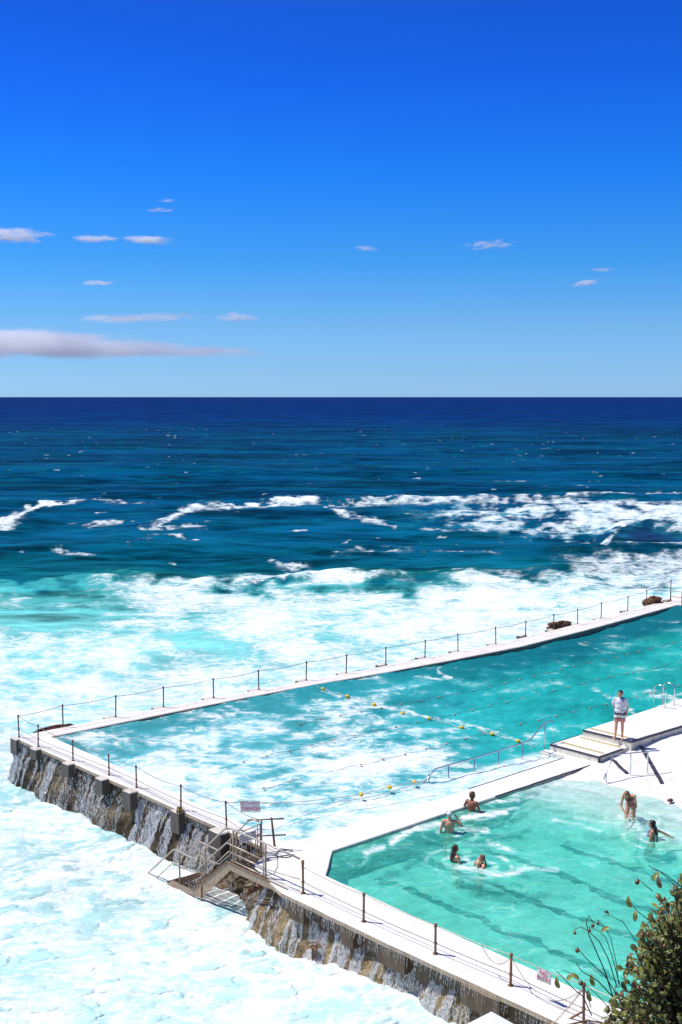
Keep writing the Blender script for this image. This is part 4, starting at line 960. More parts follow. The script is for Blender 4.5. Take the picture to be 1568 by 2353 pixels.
# valve wheel, stub pipes
vb=P(721,2225,SEA_Z); hv=57*vb.y/2778
vl=empty('valve_stand',vb); tag(vl,'rusty valve stand with a round handwheel standing in the foam at the wall foot','valve')
bm=bmesh.new()
for a in range(3): x,y=.075*math.cos(a*2.1),.075*math.sin(a*2.1); tube(bm,[(x,y,-.3),(x*.9,y*.9,hv-.03)],.022,6)
tube(bm,[(0,0,-.3),(0,0,hv)],.018,8); tube(bm,[(0,0,hv-.06),(0,0,hv-.03)],.10,12); from_bm('stem',bm,M['rust'],vl,True)
bm=bmesh.new(); R=.175; tube(bm,[(R*math.cos(a*math.pi/12),R*math.sin(a*math.pi/12),hv) for a in range(25)],.020,8,False)
for a in range(4): tube(bm,[(0,0,hv-.01),(R*math.cos(a*1.571+.3),R*math.sin(a*1.571+.3),hv)],.013,6)
from_bm('handwheel',bm,M['rust'],vl,True)
bm=bmesh.new(); box(bm,(.03,.0,-.05),(.42,.36,.22),.6); ball(bm,(.1,-.1,.05),(.16,.13,.10)); from_bm('footing',bm,M['pier'],vl)
def stub(px_,py_,z,r,label):
    c=P(px_,py_,z); e=empty('stub_pipe',c); tag(e,label,'pipe')
    d=Vector((-VX,-VY,-.15)).normalized(); bm=bmesh.new(); tube(bm,[-d*.5,d*.02],r,12,False); from_bm('pipe_wall',bm,M['rust'],e,True)
    bm=bmesh.new(); tube(bm,[-d*.0,d*.035],r*1.25,14); from_bm('flange',bm,M['rust'],e,True)
    bm=bmesh.new(); tube(bm,[d*.03,d*.04],r*.8,12); from_bm('bore',bm,M['black'],e)
stub(566,2054,-.75,.075,'rusty stub pipe sticking out of the tan rock face below the platform beam')
stub(596,2087,-1.15,.06,'dark wet pipe mouth low in the tan rock face below the platform beam')
# ------------------------------------------------------------------ falling water on the wall
def cascade(label,which,segs,dens,lip=None,seed=0):
    """segs: (u0,u1,strength); many small tapering drops and threads just in front of the rock"""
    us,ts,v,z=RF1 if which==1 else RF2
    rg=np.random.default_rng(seed); V=[];Fc=[]
    def drop(p,d,L,w):
        b=len(V); d=np.array(d)/np.linalg.norm(d); s_=np.array([UX,UY,0])*w; o_=np.array([VX,VY,0.])*w*.6
        a=p-d*L/2; c=p+d*L/2; p=p-d*L*.22
        V.extend([a,p+s_,p-o_,p-s_,p+o_,c])
        Fc.extend([(b,b+2,b+1),(b,b+3,b+2),(b,b+4,b+3),(b,b+1,b+4),(b+5,b+1,b+2),(b+5,b+2,b+3),(b+5,b+3,b+4),(b+5,b+4,b+1)])
    for u0,u1,k in segs:
        n_=int((u1-u0)*dens*k*8.5)
        UU=rg.uniform(u0,u1,n_); TT=rg.uniform(.02,.86,n_); CL=fbm(UU*2.2+seed,TT*.5,4)*4.5+1.6*fbm(UU*8+seed,TT*.8,2); KP=rg.random(n_)<.50+.12*min(k,1.5)+CL
        for q in range(n_):
            if not KP[q]: continue
            u=float(UU[q]); t=float(TT[q])
            fi=(u-us[0])/(us[1]-us[0]); ii=min(int(fi),len(us)-1); jj=min(int(t*(len(ts)-1)),len(ts)-2)
            vv=v[ii,jj]-rg.uniform(.005,.04); zz=z[ii,jj]+rg.uniform(-.02,.02)
            dv=v[ii,jj+1]-v[ii,jj]; dz=z[ii,jj+1]-z[ii,jj]
            p=np.array(W(u,vv,zz)); du=rg.normal(0,.05)
            drop(p,(du*UX+dv*VX,du*UY+dv*VY,min(dz,-.01)*2.4),rg.uniform(.05,.20),rg.uniform(.0035,.010))
        if lip is not None:
            for q in range(int((u1-u0)*k*30)):
                u=rg.uniform(u0,u1); v0=lip(u)-rg.uniform(.015,.05); top=-.02; L=rg.uniform(.08,.42)
                for r_ in range(3):
                    zc=top-L*(r_+.5)/3; p=np.array(W(u+rg.normal(0,.008),v0-.02*r_,zc)); drop(p,(0,0,-1),L/2.6,rg.uniform(.0025,.006))
    me=bpy.data.meshes.new('waterfall'); me.from_pydata([tuple(a) for a in V],[],Fc); me.update()
    o=link('waterfall',me,M['fall']); tag(o,label,'waterfall',kind='stuff'); return o
l1=lambda u:-.08
l2=lambda u:-1.78
cascade('white cascade pouring over the outermost corner of the front wall',1,[(-.36,.95,1.4)],330,l1,1)
cascade('white cascade between the first and second post blocks of the front wall',1,[(1.3,2.9,1.1)],330,l1,2)
cascade('thin broken trickles on the black rock between the second and third blocks',1,[(2.9,5.0,.32),(5.0,6.2,.75)],300,l1,3)
cascade('sparse trickles on the dark rock between the two widest blocks',1,[(6.3,8.3,.30)],300,l1,4)
cascade('widest white cascade pouring from the front wall left of the kelp post',1,[(8.35,10.7,1.5)],330,l1,5)
cascade('silvery cascade running down behind the steel stairs',1,[(11.0,13.1,1.0),(13.1,15.2,.45)],330,l1,6)
cascade('thin twin streams running down the tan rock under the platform beam',2,[(16.15,16.45,1.6),(16.8,16.95,1.3),(14.6,15.4,.2),(17.2,17.6,.5)],330,None,7)
cascade('white cascade behind the rusty valve stand under the walkway',2,[(18.1,20.1,1.6)],330,l2,8)
cascade('long curtain of falling water over the tan rock right of the valve stand',2,[(20.1,22.6,1.1),(22.6,24.6,1.2),(24.6,26.4,.45)],330,l2,9)
cascade('small cascade below the walkway at the bottom edge near the tall post',2,[(26.4,30,.9)],330,l2,10)
# ------------------------------------------------------------------ rocks
def boulder(name,c,s,seed,mat,label,cat='rock',rot=0.0,parent=None):
    bm=bmesh.new(); bmesh.ops.create_icosphere(bm,subdivisions=4,radius=1)
    from mathutils import noise as mn
    for v_ in bm.verts:
        q=v_.co*1.1+Vector((seed*3.1,seed*1.7,seed)); f_=1+.34*mn.fractal(q,1.0,2.0,5)+.20*(mn.noise(q*3.3))-.12*abs(mn.noise(q*6))
        v_.co=Vector((v_.co.x*s[0],v_.co.y*s[1],v_.co.z*s[2]))*f_
    m=Matrix.Rotation(rot,4,'Z'); bm.transform(m)
    o=from_bm(name,bm,mat,None,True,c)
    if label: tag(o,label,cat)
    if parent is not None: par(o,parent)
    return o
def rk(px_,py_,z,s,seed,label,dv=0):
    p=P(px_,py_,z); p=p+Vector((VX*.0-UX*dv,VY*.0-UY*dv,0)); return boulder('rock',p,s,seed,M['brownrock'],label,'rock',ROT+math.pi/2)
rk(1293,1438,.0,(1.05,.38,.25),3,'low reddish brown rock showing above the foam behind the ocean side wall',.25)
rk(1505,1386,.0,(.60,.42,.30),5,'lower dark brown boulder at the far end of the ocean side wall',.35)
rk(1520,1381,.15,(.65,.38,.28),8,'upper dark brown boulder carrying the last post of the ocean side wall',.5)
rk(126,1674,-.06,(.9,.22,.10),11,'flat brown stone slab on the ocean wall beside the outer corner post',.05)
rk(1541,1839,.02,(.12,.07,.05),13,'small brown stone lying on the pale rock apron')
# dark rock under the swell to the right
# ------------------------------------------------------------------ headland below the camera and pavilion roof
def headland():
    xs=np.arange(-60,75,.6); ys=np.arange(-30,23.,.5); X,Y=np.meshgrid(xs,ys,indexing='ij')
    zt=np.interp(Y,[-30,4.3,5.6,8.4,9.4,15.0,17.5,23],[HC-2.6,HC-3.3,HC-5.2,HC-6.9,3.9,3.4,-.2,-3.2])
    n_=fbm(X/6.,Y/6.,4); Z=zt+1.2*n_*sst(4.5,7,Y)+.15*fbm(X,Y,3)
    lim=HC-Y*math.tan(math.radians(30.5))-.3
    Z=np.where(Y>3.5,np.minimum(Z,lim),np.minimum(Z,HC-2.5))
    o=grid_mesh('headland',X,Y,Z,np.zeros_like(X),np.zeros(X.shape+(3,)),M['cliff']); tag(o,kind='structure')
headland()
rf=P(1130,2325,7.0)
sh=empty('pavilion',(rf.x,rf.y,0)); tag(sh,'corner of a white pavilion roof poking up at the bottom edge','pavilion')
hz=7.0-HC
def roofpt(x,y,z): 
    p=P(x,y,z); return p-Vector((rf.x,rf.y,0))
A_=roofpt(1130,2325,7.0); B_=A_+Vector((-2.6,-1.75,0)); 
dirL=(P(1075,2353,7.0)-P(1130,2325,7.0)).normalized(); dirR=(P(1180,2353,7.0)-P(1130,2325,7.0)).normalized()
pa_=A_; pb_=A_+dirL*3.2; pd_=A_+dirR*3.2; pc_=pb_+dirR*3.2
bm=bmesh.new()
apex=(pa_+pc_)/2+Vector((0,0,.35)); rim=[pa_,pb_,pc_,pd_]
tv=[bm.verts.new(p) for p in rim]; ap=bm.verts.new(apex); lv=[bm.verts.new(p-Vector((0,0,.10))) for p in rim]
for i in range(4): bm.faces.new((tv[i],tv[(i+1)%4],ap)); bm.faces.new((lv[i],lv[(i+1)%4],tv[(i+1)%4],tv[i]))
bm.faces.new(lv[::-1]); bmesh.ops.recalc_face_normals(bm,faces=bm.faces); from_bm('roof',bm,M['sign'],sh)
bm=bmesh.new(); tube(bm,[pb_+Vector((0,0,-.03)),pa_+Vector((0,0,-.03)),pd_+Vector((0,0,-.03))],.022,6); from_bm('roof_trim',bm,M['steel'],sh,True)
for p in (pa_,pb_,pd_,pc_):
    bm=bmesh.new(); q=p.lerp(apex,.12); tube(bm,[Vector((q.x,q.y,6.9)),Vector((q.x,q.y,1.5))],.06,8); from_bm('column',bm,M['sign'],sh,True)
# ------------------------------------------------------------------ clouds: real volumes far beyond the horizon
def cloud_mat(name,dens,seed,sx=1.0,thr=.42,taper=0.0):
    m,nt=newmat(name); n=N(nt)
    tc=n.add('ShaderNodeTexCoord').outputs['Object']; sp=n.add('ShaderNodeSeparateXYZ'); n.L(tc,sp.inputs[0])
    xx=n.math('MULTIPLY_ADD',sp.outputs[0],.5,.5); x2=n.math('MULTIPLY',xx,xx)
    zz=n.math('MULTIPLY',n.math('ADD',sp.outputs[2],n.math('MULTIPLY',xx,.55*taper)),n.math('MULTIPLY_ADD',x2,3.2*taper,1.0))
    cb=n.add('ShaderNodeCombineXYZ'); n.L(sp.outputs[0],cb.inputs[0]); n.L(sp.outputs[1],cb.inputs[1]); n.L(zz,cb.inputs[2])
    ln=n.add('ShaderNodeVectorMath',operation='LENGTH'); n.L(cb.outputs[0],ln.inputs[0])
    fall=n.rng(ln.outputs['Value'],.1,1.0,1.0,0.0)
    mp=n.mapping(tc,(2.2*sx,1.0,2.3),(0,.16,0),(seed*3.7,seed,seed*1.3))
    no=n.noise(mp,1.0,7,.62,1.0)
    s=n.math('SUBTRACT',n.math('ADD',n.math('MULTIPLY',no,1.1),n.math('MULTIPLY',fall,.50)),thr+.46)
    d=n.math('MULTIPLY',n.math('MAXIMUM',s,0.0),dens)
    d=n.math('MULTIPLY',d,n.rng(ln.outputs['Value'],1.0,.5))
    v=n.add('ShaderNodeVolumePrincipled'); v.inputs['Color'].default_value=(1,1,1,1); v.inputs['Anisotropy'].default_value=.0; n.L(d,v.inputs['Density'])
    o=n.add('ShaderNodeOutputMaterial'); n.L(v.outputs[0],o.inputs[1]); return m
CD=20000.0
def cloud(x0,x1,y0,y1,dens,seed,label,sx=1.0,thr=.42,tilt=0.0,taper=0.0):
    cx_,cy_=(x0+x1)/2,(y0+y1)/2; k=CD/2778.
    x0,x1=cx_-(x1-x0)*.72,cx_+(x1-x0)*.72
    c=Vector(((cx_-CX)*k,CD,HC+(912-cy_)*k)); s=Vector(((x1-x0)/2*k,(x1-x0)/2*k*.35,(y1-y0)/2*k))
    bm=bmesh.new(); bmesh.ops.create_icosphere(bm,subdivisions=3,radius=1)
    o=from_bm('cloud',bm,cloud_mat('cloud_vapour',dens/(s.y),seed,sx,thr,taper),None,True,c); o.scale=s; o.rotation_euler=(0,tilt,0); tag(o,label,'cloud','thin clouds low over the sea'); return o
cloud(-270,560,694,850,15,1,'largest white cloud bank, a long tapering wedge low on the left',1.6,.20,.0,1.0)
cloud(150,500,712,752,9,2,'long thin cloud streak just above the large cloud bank',2.2,.36,-.02)
cloud(480,620,712,752,10,3,'short ragged cloud right of the long thin streak',1.3,.40,.05)
cloud(-90,160,515,578,13,4,'ragged white cloud cut by the left edge of the sky',1.6,.36,.03)
cloud(160,290,538,570,10,5,'middle cloud of the broken row on the left',1.4,.36,.0)
cloud(270,420,540,575,13,6,'pointed cloud at the right end of the broken row',1.3,.34,.03)
cloud(180,280,642,665,10,7,'tiny isolated cloud streak under the broken row',1.2,.38,.0)
cloud(325,425,480,500,6,8,'lower of two faint high wisps on the left',1.4,.42,.0)
cloud(350,430,460,478,5,9,'topmost faint wisp on the left',1.4,.44,.02)
cloud(800,885,562,592,6,10,'faint wisp above the middle of the horizon',1.3,.42,.04)
cloud(1040,1200,545,590,6,11,'faint curled wisp right of centre',1.7,.44,-.03)
cloud(1295,1385,640,668,9,12,'small slanting wisp low on the right',1.3,.40,-.16)
cloud(1335,1420,615,633,6,13,'small faint wisp above the slanting one on the right',1.3,.42,.0)
# ------------------------------------------------------------------ people
TS=bpy.data.scenes.new('scratch')
def ev(o):
    with bpy.context.temp_override(scene=TS,view_layer=TS.view_layers[0]):
        dg=bpy.context.evaluated_depsgraph_get(); dg.update(); return bpy.data.meshes.new_from_object(o.evaluated_get(dg))
def skin(name,c,c2): return simple(name,c,.5,0,.1,9,col2=c2,amt=.25,bump=.05,spec=.4)
SK1=skin('skin_fair',(.74,.38,.25),(.64,.28,.18)); SK3=skin('skin_brown',(.27,.10,.05),(.19,.065,.03)); SK4=skin('skin_olive',(.48,.25,.14),(.38,.18,.10))
HB=simple('hair_dark',(.025,.015,.010),.45,0,.2,30,col2=(.07,.035,.02),stretch=(6,6,1)); HR=simple('hair_auburn',(.17,.05,.025),.45,0,.2,30,col2=(.30,.10,.04),stretch=(6,6,1)); HL=simple('hair_brown',(.14,.065,.03),.45,0,.2,30,col2=(.32,.17,.08),stretch=(6,6,1)); HK=simple('hair_black',(.012,.010,.011),.38,0,.2,30,stretch=(6,6,1)); HS=simple('hair_short_reddish',(.05,.022,.015),.5,0,.2,30,col2=(.22,.06,.03))
TEE=simple('pale_grey_cotton',(.72,.70,.74),.85,0,.06,14,bump=.4,bd=.01); NAVY=simple('navy_cloth',(.03,.035,.08),.7,0,.1,14); CORAL=simple('coral_cloth',(.74,.26,.24),.75,0,.1,14); CREAMC=simple('cream_cloth',(.82,.78,.70),.75,0,.06,14); BLUEP=simple('blue_towel',(.16,.25,.52),.9,0,.1,20); CAPM=simple('white_latex',(.80,.82,.86),.35,0,.05,8); PURP=simple('lilac_swim_cloth',(.30,.27,.62),.6,0,.1,14); BLK=simple('black_swim_cloth',(.012,.012,.02),.5,0,.1,14); PINK=simple('pink_goggles',(.85,.10,.22),.35,0,.05,10); GLS=simple('dark_glasses',(.02,.02,.025),.2,0,.05,10); EYE=simple('eye_dark',(.04,.025,.02),.3,0,.1,10); LIP=simple('lip',(.50,.18,.15),.5,0,.1,10)
def stripe_mat():
    m,nt=newmat('pink_striped_swimsuit'); n=N(nt)
    tc=n.add('ShaderNodeTexCoord').outputs['Object']; mp=n.mapping(tc,(1,1,1),(0,.35,0)); w=n.add('ShaderNodeTexWave',wave_type='BANDS',bands_direction='Z'); n.L(mp,w.inputs[0]); w.inputs['Scale'].default_value=7.5; w.inputs['Distortion'].default_value=.6
    c=n.mixc(n.rng(w.outputs['Fac'],.35,.6),(.20,.02,.05),(.52,.14,.19)); p=n.add('ShaderNodeBsdfPrincipled'); n.L(c,p.inputs['Base Color']); p.inputs['Roughness'].default_value=.6
    o=n.add('ShaderNodeOutputMaterial'); n.L(p.outputs[0],o.inputs[0]); return m
STR=stripe_mat()
def remeshed(name,bm,voxel,mat,parent,smooth_it=3,hollow=False):
    me=bpy.data.meshes.new('tmp'); bm.to_mesh(me); bm.free(); o=bpy.data.objects.new('tmp',me); TS.collection.objects.link(o)
    m=o.modifiers.new('r','REMESH'); m.mode='VOXEL'; m.voxel_size=voxel
    if smooth_it: s_=o.modifiers.new('s','SMOOTH'); s_.factor=.5; s_.iterations=smooth_it
    me2=ev(o); bpy.data.objects.remove(o); bpy.data.meshes.remove(me)
    me2.name=name; me2.materials.clear(); return link(name,me2,mat,parent,True)
V3=Vector
def cap_(bm,a,ra,b,rb,n_=10):
    a=V3(a); b=V3(b); tube(bm,[a,b],[ra,rb],12); ball(bm,a,ra*.998,12); ball(bm,b,rb*.998,12)
def limb(bm,pts,rs):
    for i in range(len(pts)-1): cap_(bm,pts[i],rs[i],pts[i+1],rs[i+1])
def hand(bm,w,d,palm,side,k=1.0,curl=.35):
    """w wrist, d direction of the hand, palm = palm normal, side = +1/-1 thumb side"""
    d=V3(d).normalized(); pn_=V3(palm); pn_=(pn_-d*pn_.dot(d)).normalized(); s_=d.cross(pn_)*side; w=V3(w)
    m=Matrix((s_,d,pn_)).transposed().to_4x4()
    ball(bm,w+d*.048*k,(.036*k,.050*k,.014*k),10,m)
    for j,(off,L) in enumerate(((.027,.070),(.009,.078),(-.009,.073),(-.026,.058))):
        p0=w+d*.088*k+s_*off*k; c=curl*(1+.15*j); p1=p0+(d*math.cos(c*.5)+pn_*math.sin(c*.5)+s_*off*2)*L*.42*k; p2=p1+(d*math.cos(c*1.5)+pn_*math.sin(c*1.5))*L*.33*k; p3=p2+(d*math.cos(c*2.3)+pn_*math.sin(c*2.3))*L*.25*k
        limb(bm,[p0-d*.02*k,p1,p2,p3],[.0095*k,.0088*k,.008*k,.0068*k])
    t0=w+d*.022*k+s_*.026*k; t1=t0+(d*.6+s_*.8+pn_*.2).normalized()*.038*k; t2=t1+(d*.85+s_*.45+pn_*.3).normalized()*.032*k
    limb(bm,[t0,t1,t2],[.013*k,.0105*k,.0085*k])
def person(label,loc,rz,J,skinm,k=1.0,female=False,head=None,voxel=.0085):
    """J: joints in metres for a 1.75 m figure facing -Y. returns (thing, head matrix)"""
    e=empty('person',loc,rz); e.scale=(k,k,k); tag(e,label,'person')
    bm=bmesh.new(); g=lambda n_: V3(J[n_])
    pel,wa,ch,nk,hd=g('pelvis'),g('waist'),g('chest'),g('neck'),g('head')
    up=(nk-pel).normalized(); lat=(g('shL')-g('shR')).normalized(); hl=(g('hipL')-g('hipR')).normalized()
    def frame(x,z): 
        x=V3(x).normalized(); z=V3(z).normalized(); y=z.cross(x).normalized(); x=y.cross(z); return Matrix((x,y,z)).transposed().to_4x4()
    sw=1.0 if not female else .88
    fr_t=frame(lat,(nk-wa)); fr_p=frame(hl,(wa-pel))
    ball(bm,pel+V3((0,0,-.01)),(.165 if not female else .172,.112,.115),16,fr_p)
    cap_(bm,pel,.105,wa,.098); ball(bm,wa,(.138*(.88 if female else 1),.098,.13),16,fr_t)
    ball(bm,wa.lerp(ch,.55),(.150*sw,.105,.14),16,fr_t); ball(bm,ch,(.168*sw,.115,.155),16,fr_t)
    if female:
        f_=fr_t.to_3x3()@V3((0,-1,0)); l_=fr_t.to_3x3()@V3((1,0,0)); u_=fr_t.to_3x3()@V3((0,0,1))
        for sgn in (1,-1): ball(bm,ch+f_*.085+l_*.072*sgn-u_*.03,(.062,.055,.060),12)
    for s in 'LR':
        sh,el,wr=g('sh'+s),g('el'+s),g('wr'+s); t_=.92 if female else 1.0
        cap_(bm,ch+(sh-ch)*.25+up*.06,.075*t_,sh,.058*t_); limb(bm,[sh,sh.lerp(el,.35),el,el.lerp(wr,.3),wr],[.056*t_,.050*t_,.037*t_,.040*t_,.025*t_])
        hdv=J.get('hand'+s) or (wr-el); hand(bm,wr,hdv,J.get('palm'+s,(1 if s=='R' else -1,0,0)),1 if s=='L' else -1,.97,J.get('curl',.35))
        hp,kn,an=g('hip'+s),g('kn'+s),g('an'+s); limb(bm,[hp,hp.lerp(kn,.35),kn,kn.lerp(an,.28),kn.lerp(an,.6),an],[.092,.085,.056,.060,.046,.037])
        toe=J.get('toe'+s); toe=V3(toe) if toe else an+V3((0,-.15,-.06))
        fd=(toe-an); heel=an+V3((0,.045,-.045)); limb(bm,[heel,an+V3((0,0,-.03)),an.lerp(toe,.6),toe],[.032,.036,.031,.022])
        lt=V3((1,0,0))
        for q in range(5): a_=toe+lt*((q-2)*.016); cap_(bm,a_,.013,a_+fd.normalized()*(.03-.004*abs(q-1))+V3((0,0,.006)),.010)
    # neck and head
    hr=head or (0,0,0); R=Matrix.Rotation(hr[2],4,'Z')@Matrix.Rotation(hr[0],4,'X')@Matrix.Rotation(hr[1],4,'Y'); HM=Matrix.Translation(hd)@R
    def h(p): return HM@V3(p)
    cap_(bm,ch+(nk-ch)*.75,.062,nk,.054 if not female else .047); cap_(bm,nk,.054 if not female else .047,h((0,.012,-.06)),.052 if not female else .045)
    R4=R
    ball(bm,h((0,.012,.028)),(.073,.092,.088),16,R4); ball(bm,h((0,-.018,-.035)),(.060,.070,.078),16,R4); ball(bm,h((0,-.055,-.092)),(.030,.026,.024),12,R4)
    cap_(bm,h((0,-.088,.018)),.011,h((0,-.112,-.022)),.016); ball(bm,h((0,-.100,-.026)),(.019,.014,.011),10,R4)
    ball(bm,h((0,-.078,.030)),(.058,.016,.012),12,R4)
    for s in (1,-1):
        ball(bm,h((.074*s,.012,-.008)),(.010,.020,.030),10,R4); ball(bm,h((.038*s,-.060,-.030)),(.026,.026,.022),10,R4)
    remeshed('body',bm,voxel,skinm,e,4)
    bm=bmesh.new()
    for s in (1,-1): ball(bm,h((.031*s,-.083,.010)),(.013,.007,.008),8,R4)
    from_bm('eyes',bm,EYE,e,True)
    bm=bmesh.new(); ball(bm,h((0,-.091,-.056)),(.024,.008,.008),8,R4); from_bm('lips',bm,LIP,e,True)
    return e,HM,R4
def hair(e,HM,R4,mat,kind,tail=None,seed=1):
    rg=random.Random(seed); bm=bmesh.new(); h=lambda p: HM@V3(p)
    ball(bm,h((0,.026,.042)),(.083,.096,.088),16,R4); ball(bm,h((0,.050,-.005)),(.076,.070,.075),14,R4)
    if kind=='short':
        for i in range(70):
            a=rg.uniform(0,6.28); b=rg.uniform(.1,1.5); p=V3((math.cos(a)*math.sin(b)*.080,.022+math.sin(a)*math.sin(b)*.090,.046+math.cos(b)*.088))
            if p.y<-.055 and p.z<.075: continue
            ball(bm,h(p),rg.uniform(.013,.022),8)
        ball(bm,h((0,-.045,.095)),(.062,.040,.025),12,R4)
    else:
        ball(bm,h((0,-.030,.088)),(.066,.055,.030),12,R4)
        for s in (1,-1): limb(bm,[h((.070*s,-.015,.06)),h((.080*s,.005,.0)),h((.075*s,.02,-.07))],[.024,.024,.022])
        root=[h((x,.055,-.02)) for x in (-.06,-.03,0,.03,.06)]
        for i,r_ in enumerate(root):
            pts=[r_]; n_=len(tail)
            for q,tp_ in enumerate(tail): pts.append(V3(tp_)+(V3((r_.x-root[2].x,r_.y-root[2].y,0))*(1-.25*q/n_))+V3((rg.uniform(-.008,.008),rg.uniform(-.008,.008),0)))
            rs=[.032]+[.032-.014*(q+1)/n_ for q in range(n_)]; limb(bm,pts,rs)
    remeshed('hair',bm,.009,mat,e,2)
BASE=dict(pelvis=(0,0,.95),waist=(0,.0,1.10),chest=(0,.005,1.32),neck=(0,.01,1.48),head=(0,-.01,1.625),shL=(.175,.01,1.425),shR=(-.175,.01,1.425),elL=(.235,.03,1.14),elR=(-.235,.03,1.14),wrL=(.245,-.04,.90),wrR=(-.245,-.04,.90),
    hipL=(.09,0,.92),hipR=(-.09,0,.92),knL=(.10,-.015,.50),knR=(-.10,-.015,.50),anL=(.105,.02,.085),anR=(-.105,.02,.085))
def pose(**k): d=dict(BASE); d.update(k); return d
def lean(J,ax,ang,names,pivot):
    M_=Matrix.Translation(V3(pivot))@Matrix.Rotation(ang,4,ax)@Matrix.Translation(-V3(pivot)); J=dict(J)
    for n_ in names: J[n_]=tuple(M_@V3(J[n_]))
    return J
UP=['waist','chest','neck','head','shL','shR','elL','elR','wrL','wrR']
# the standing man
J=pose(elL=(.26,.07,1.15),wrL=(.225,.02,.90),elR=(-.25,.09,1.15),wrR=(-.13,.16,.95),handR=(.6,.1,-.4),palmR=(0,1,0),anL=(.10,.0,.085),anR=(-.14,-.05,.085),knR=(-.115,-.05,.50),toeL=(.13,-.155,.025),toeR=(-.17,-.205,.025))
pm=P(1424,1697,.488)
e,HM,R4=person('man standing barefoot on the upper walkway in pale grey T-shirt and short striped trunks',pm,math.radians(-24),J,SK1,1.04,head=(-.03,0,-.25))
hair(e,HM,R4,HB,'short',seed=4)
bm=bmesh.new(); h=lambda p: HM@V3(p)
for s in (1,-1): ball(bm,h((.033*s,-.094,.010)),(.026,.008,.019),12,R4); tube(bm,[h((.056*s,-.090,.014)),h((.079*s,.01,.012))],.004,6)
tube(bm,[h((-.02,-.104,.014)),h((.02,-.104,.014))],.004,6); from_bm('glasses',bm,GLS,e,True)
bm=bmesh.new()
ball(bm,(0,.0,1.33),(.192,.142,.165),18); ball(bm,(0,-.015,1.17),(.185,.150,.17),18); ball(bm,(0,-.02,1.03),(.192,.152,.085),18); cap_(bm,(0,.01,1.43),.075,(0,.01,1.47),.064)
for s in (1,-1): limb(bm,[(.10*s,.008,1.43),(.178*s,.01,1.425),(.235*s,.04,1.26)],[.075,.074,.072])
for i in range(14):
    a=i/14*6.28; cap_(bm,(math.cos(a)*.17,-.015+math.sin(a)*.13,1.06),.022,(math.cos(a)*.182+.01*math.sin(5*a),-.02+math.sin(a)*.142,.955+.022*math.sin(3*a)),.016)
remeshed('t_shirt',bm,.0105,TEE,e,3)
bm=bmesh.new(); ball(bm,(.115,.0,1.478),(.078,.085,.030),14,Matrix.Rotation(.5,4,'Y')); ball(bm,(.09,-.085,1.42),(.055,.05,.05),12); remeshed('shoulder_towel',bm,.009,BLUEP,e,2)
def shorts(name,zt,zb,mat,gr):
    bm=bmesh.new()
    for s in (1,-1): cap_(bm,(.083*s,-.003,zt),.108+gr,(.10*s,-.01 if s>0 else -.022,zb),.094+gr)
    if zt>.9: ball(bm,(0,0,.95),(.180+gr,.125+gr,.06),16)
    # cut to a band
    bmesh.ops.triangulate(bm,faces=bm.faces[:])
    me=bpy.data.meshes.new('t'); bm.to_mesh(me); bm.free(); o=bpy.data.objects.new('t',me); TS.collection.objects.link(o); m=o.modifiers.new('r','REMESH'); m.mode='VOXEL'; m.voxel_size=.011
    me2=ev(o); bpy.data.objects.remove(o)
    b2=bmesh.new(); b2.from_mesh(me2)
    for z,nn_ in ((zt,(0,0,1)),(zb,(0,0,-1))):
        r_=bmesh.ops.bisect_plane(b2,geom=b2.verts[:]+b2.edges[:]+b2.faces[:],plane_co=(0,0,z),plane_no=nn_,clear_outer=True)
        ed=[g_ for g_ in r_['geom_cut'] if isinstance(g_,bmesh.types.BMEdge)]
        try: bmesh.ops.edgeloop_fill(b2,edges=ed)
        except Exception: pass
    return from_bm(name,b2,mat,e,True)
shorts('trunks_waist',.985,.885,NAVY,.016); shorts('trunks_middle',.888,.775,CREAMC,.020); shorts('trunks_hem',.778,.755,NAVY,.024); shorts('trunks_leg',.757,.63,CORAL,.012)
# swimmers ---------------------------------------------------------
def at(px_,py_,z): return P(px_,py_,z)
def water_at(px_,py_,depth):
    """origin of a figure whose body crosses the small pool's surface at this pixel, depth of water above its feet"""
    p=P(px_,py_,SW); return Vector((p.x,p.y,SW-depth))
bend=dict(knL=(.13,-.20,.62),knR=(-.13,-.20,.62),anL=(.13,.12,.30),anR=(-.13,.12,.30))
# dark haired man beside the dividing wall, seen from behind
J=pose(elL=(.31,-.02,1.20),wrL=(.36,-.20,1.05),elR=(-.27,-.08,1.16),wrR=(-.24,-.28,1.05),**{k:v for k,v in bend.items()})
J=lean(J,'X',.10,UP,J['pelvis'])
e,HM,R4=person('dark haired man standing chest deep against the dividing wall, back to the camera',water_at(1083,1864,1.13),math.radians(140),J,SK3,1.0,head=(-.08,0,-.25))
hair(e,HM,R4,HS,'short',seed=6)
# man in the white cap
J=pose(elL=(.30,.03,1.16),wrL=(.28,-.14,1.0),elR=(.0,0,0),**bend) if False else pose(elL=(.26,.03,1.14),wrL=(.25,-.14,.98),elR=(-.37,-.06,1.26),wrR=(-.215,-.12,1.50),handR=(.45,.0,.65),palmR=(.3,.6,0),**bend)
e,HM,R4=person('man in white swimming cap seen from behind, one hand raised to his cap',water_at(1033,1914,1.10),math.radians(172),J,SK1,1.03,head=(-.05,0,.1))
bm=bmesh.new(); h=lambda p: HM@V3(p)
ball(bm,h((0,.014,.036)),(.081,.099,.088),18,R4); cap_(bm,h((0,-.01,.075)),.06,h((0,.06,.04)),.068); remeshed('swimming_cap',bm,.007,CAPM,e,3)
bm=bmesh.new(); ball(bm,h((.05,.03,.105)),(.022,.03,.016),10,R4)
tube(bm,[h((.083*math.cos(a),.014+.101*math.sin(a),.006)) for a in [i*math.pi/10-.3 for i in range(13)]],.005,6); from_bm('goggle_strap',bm,GLS,e,True)
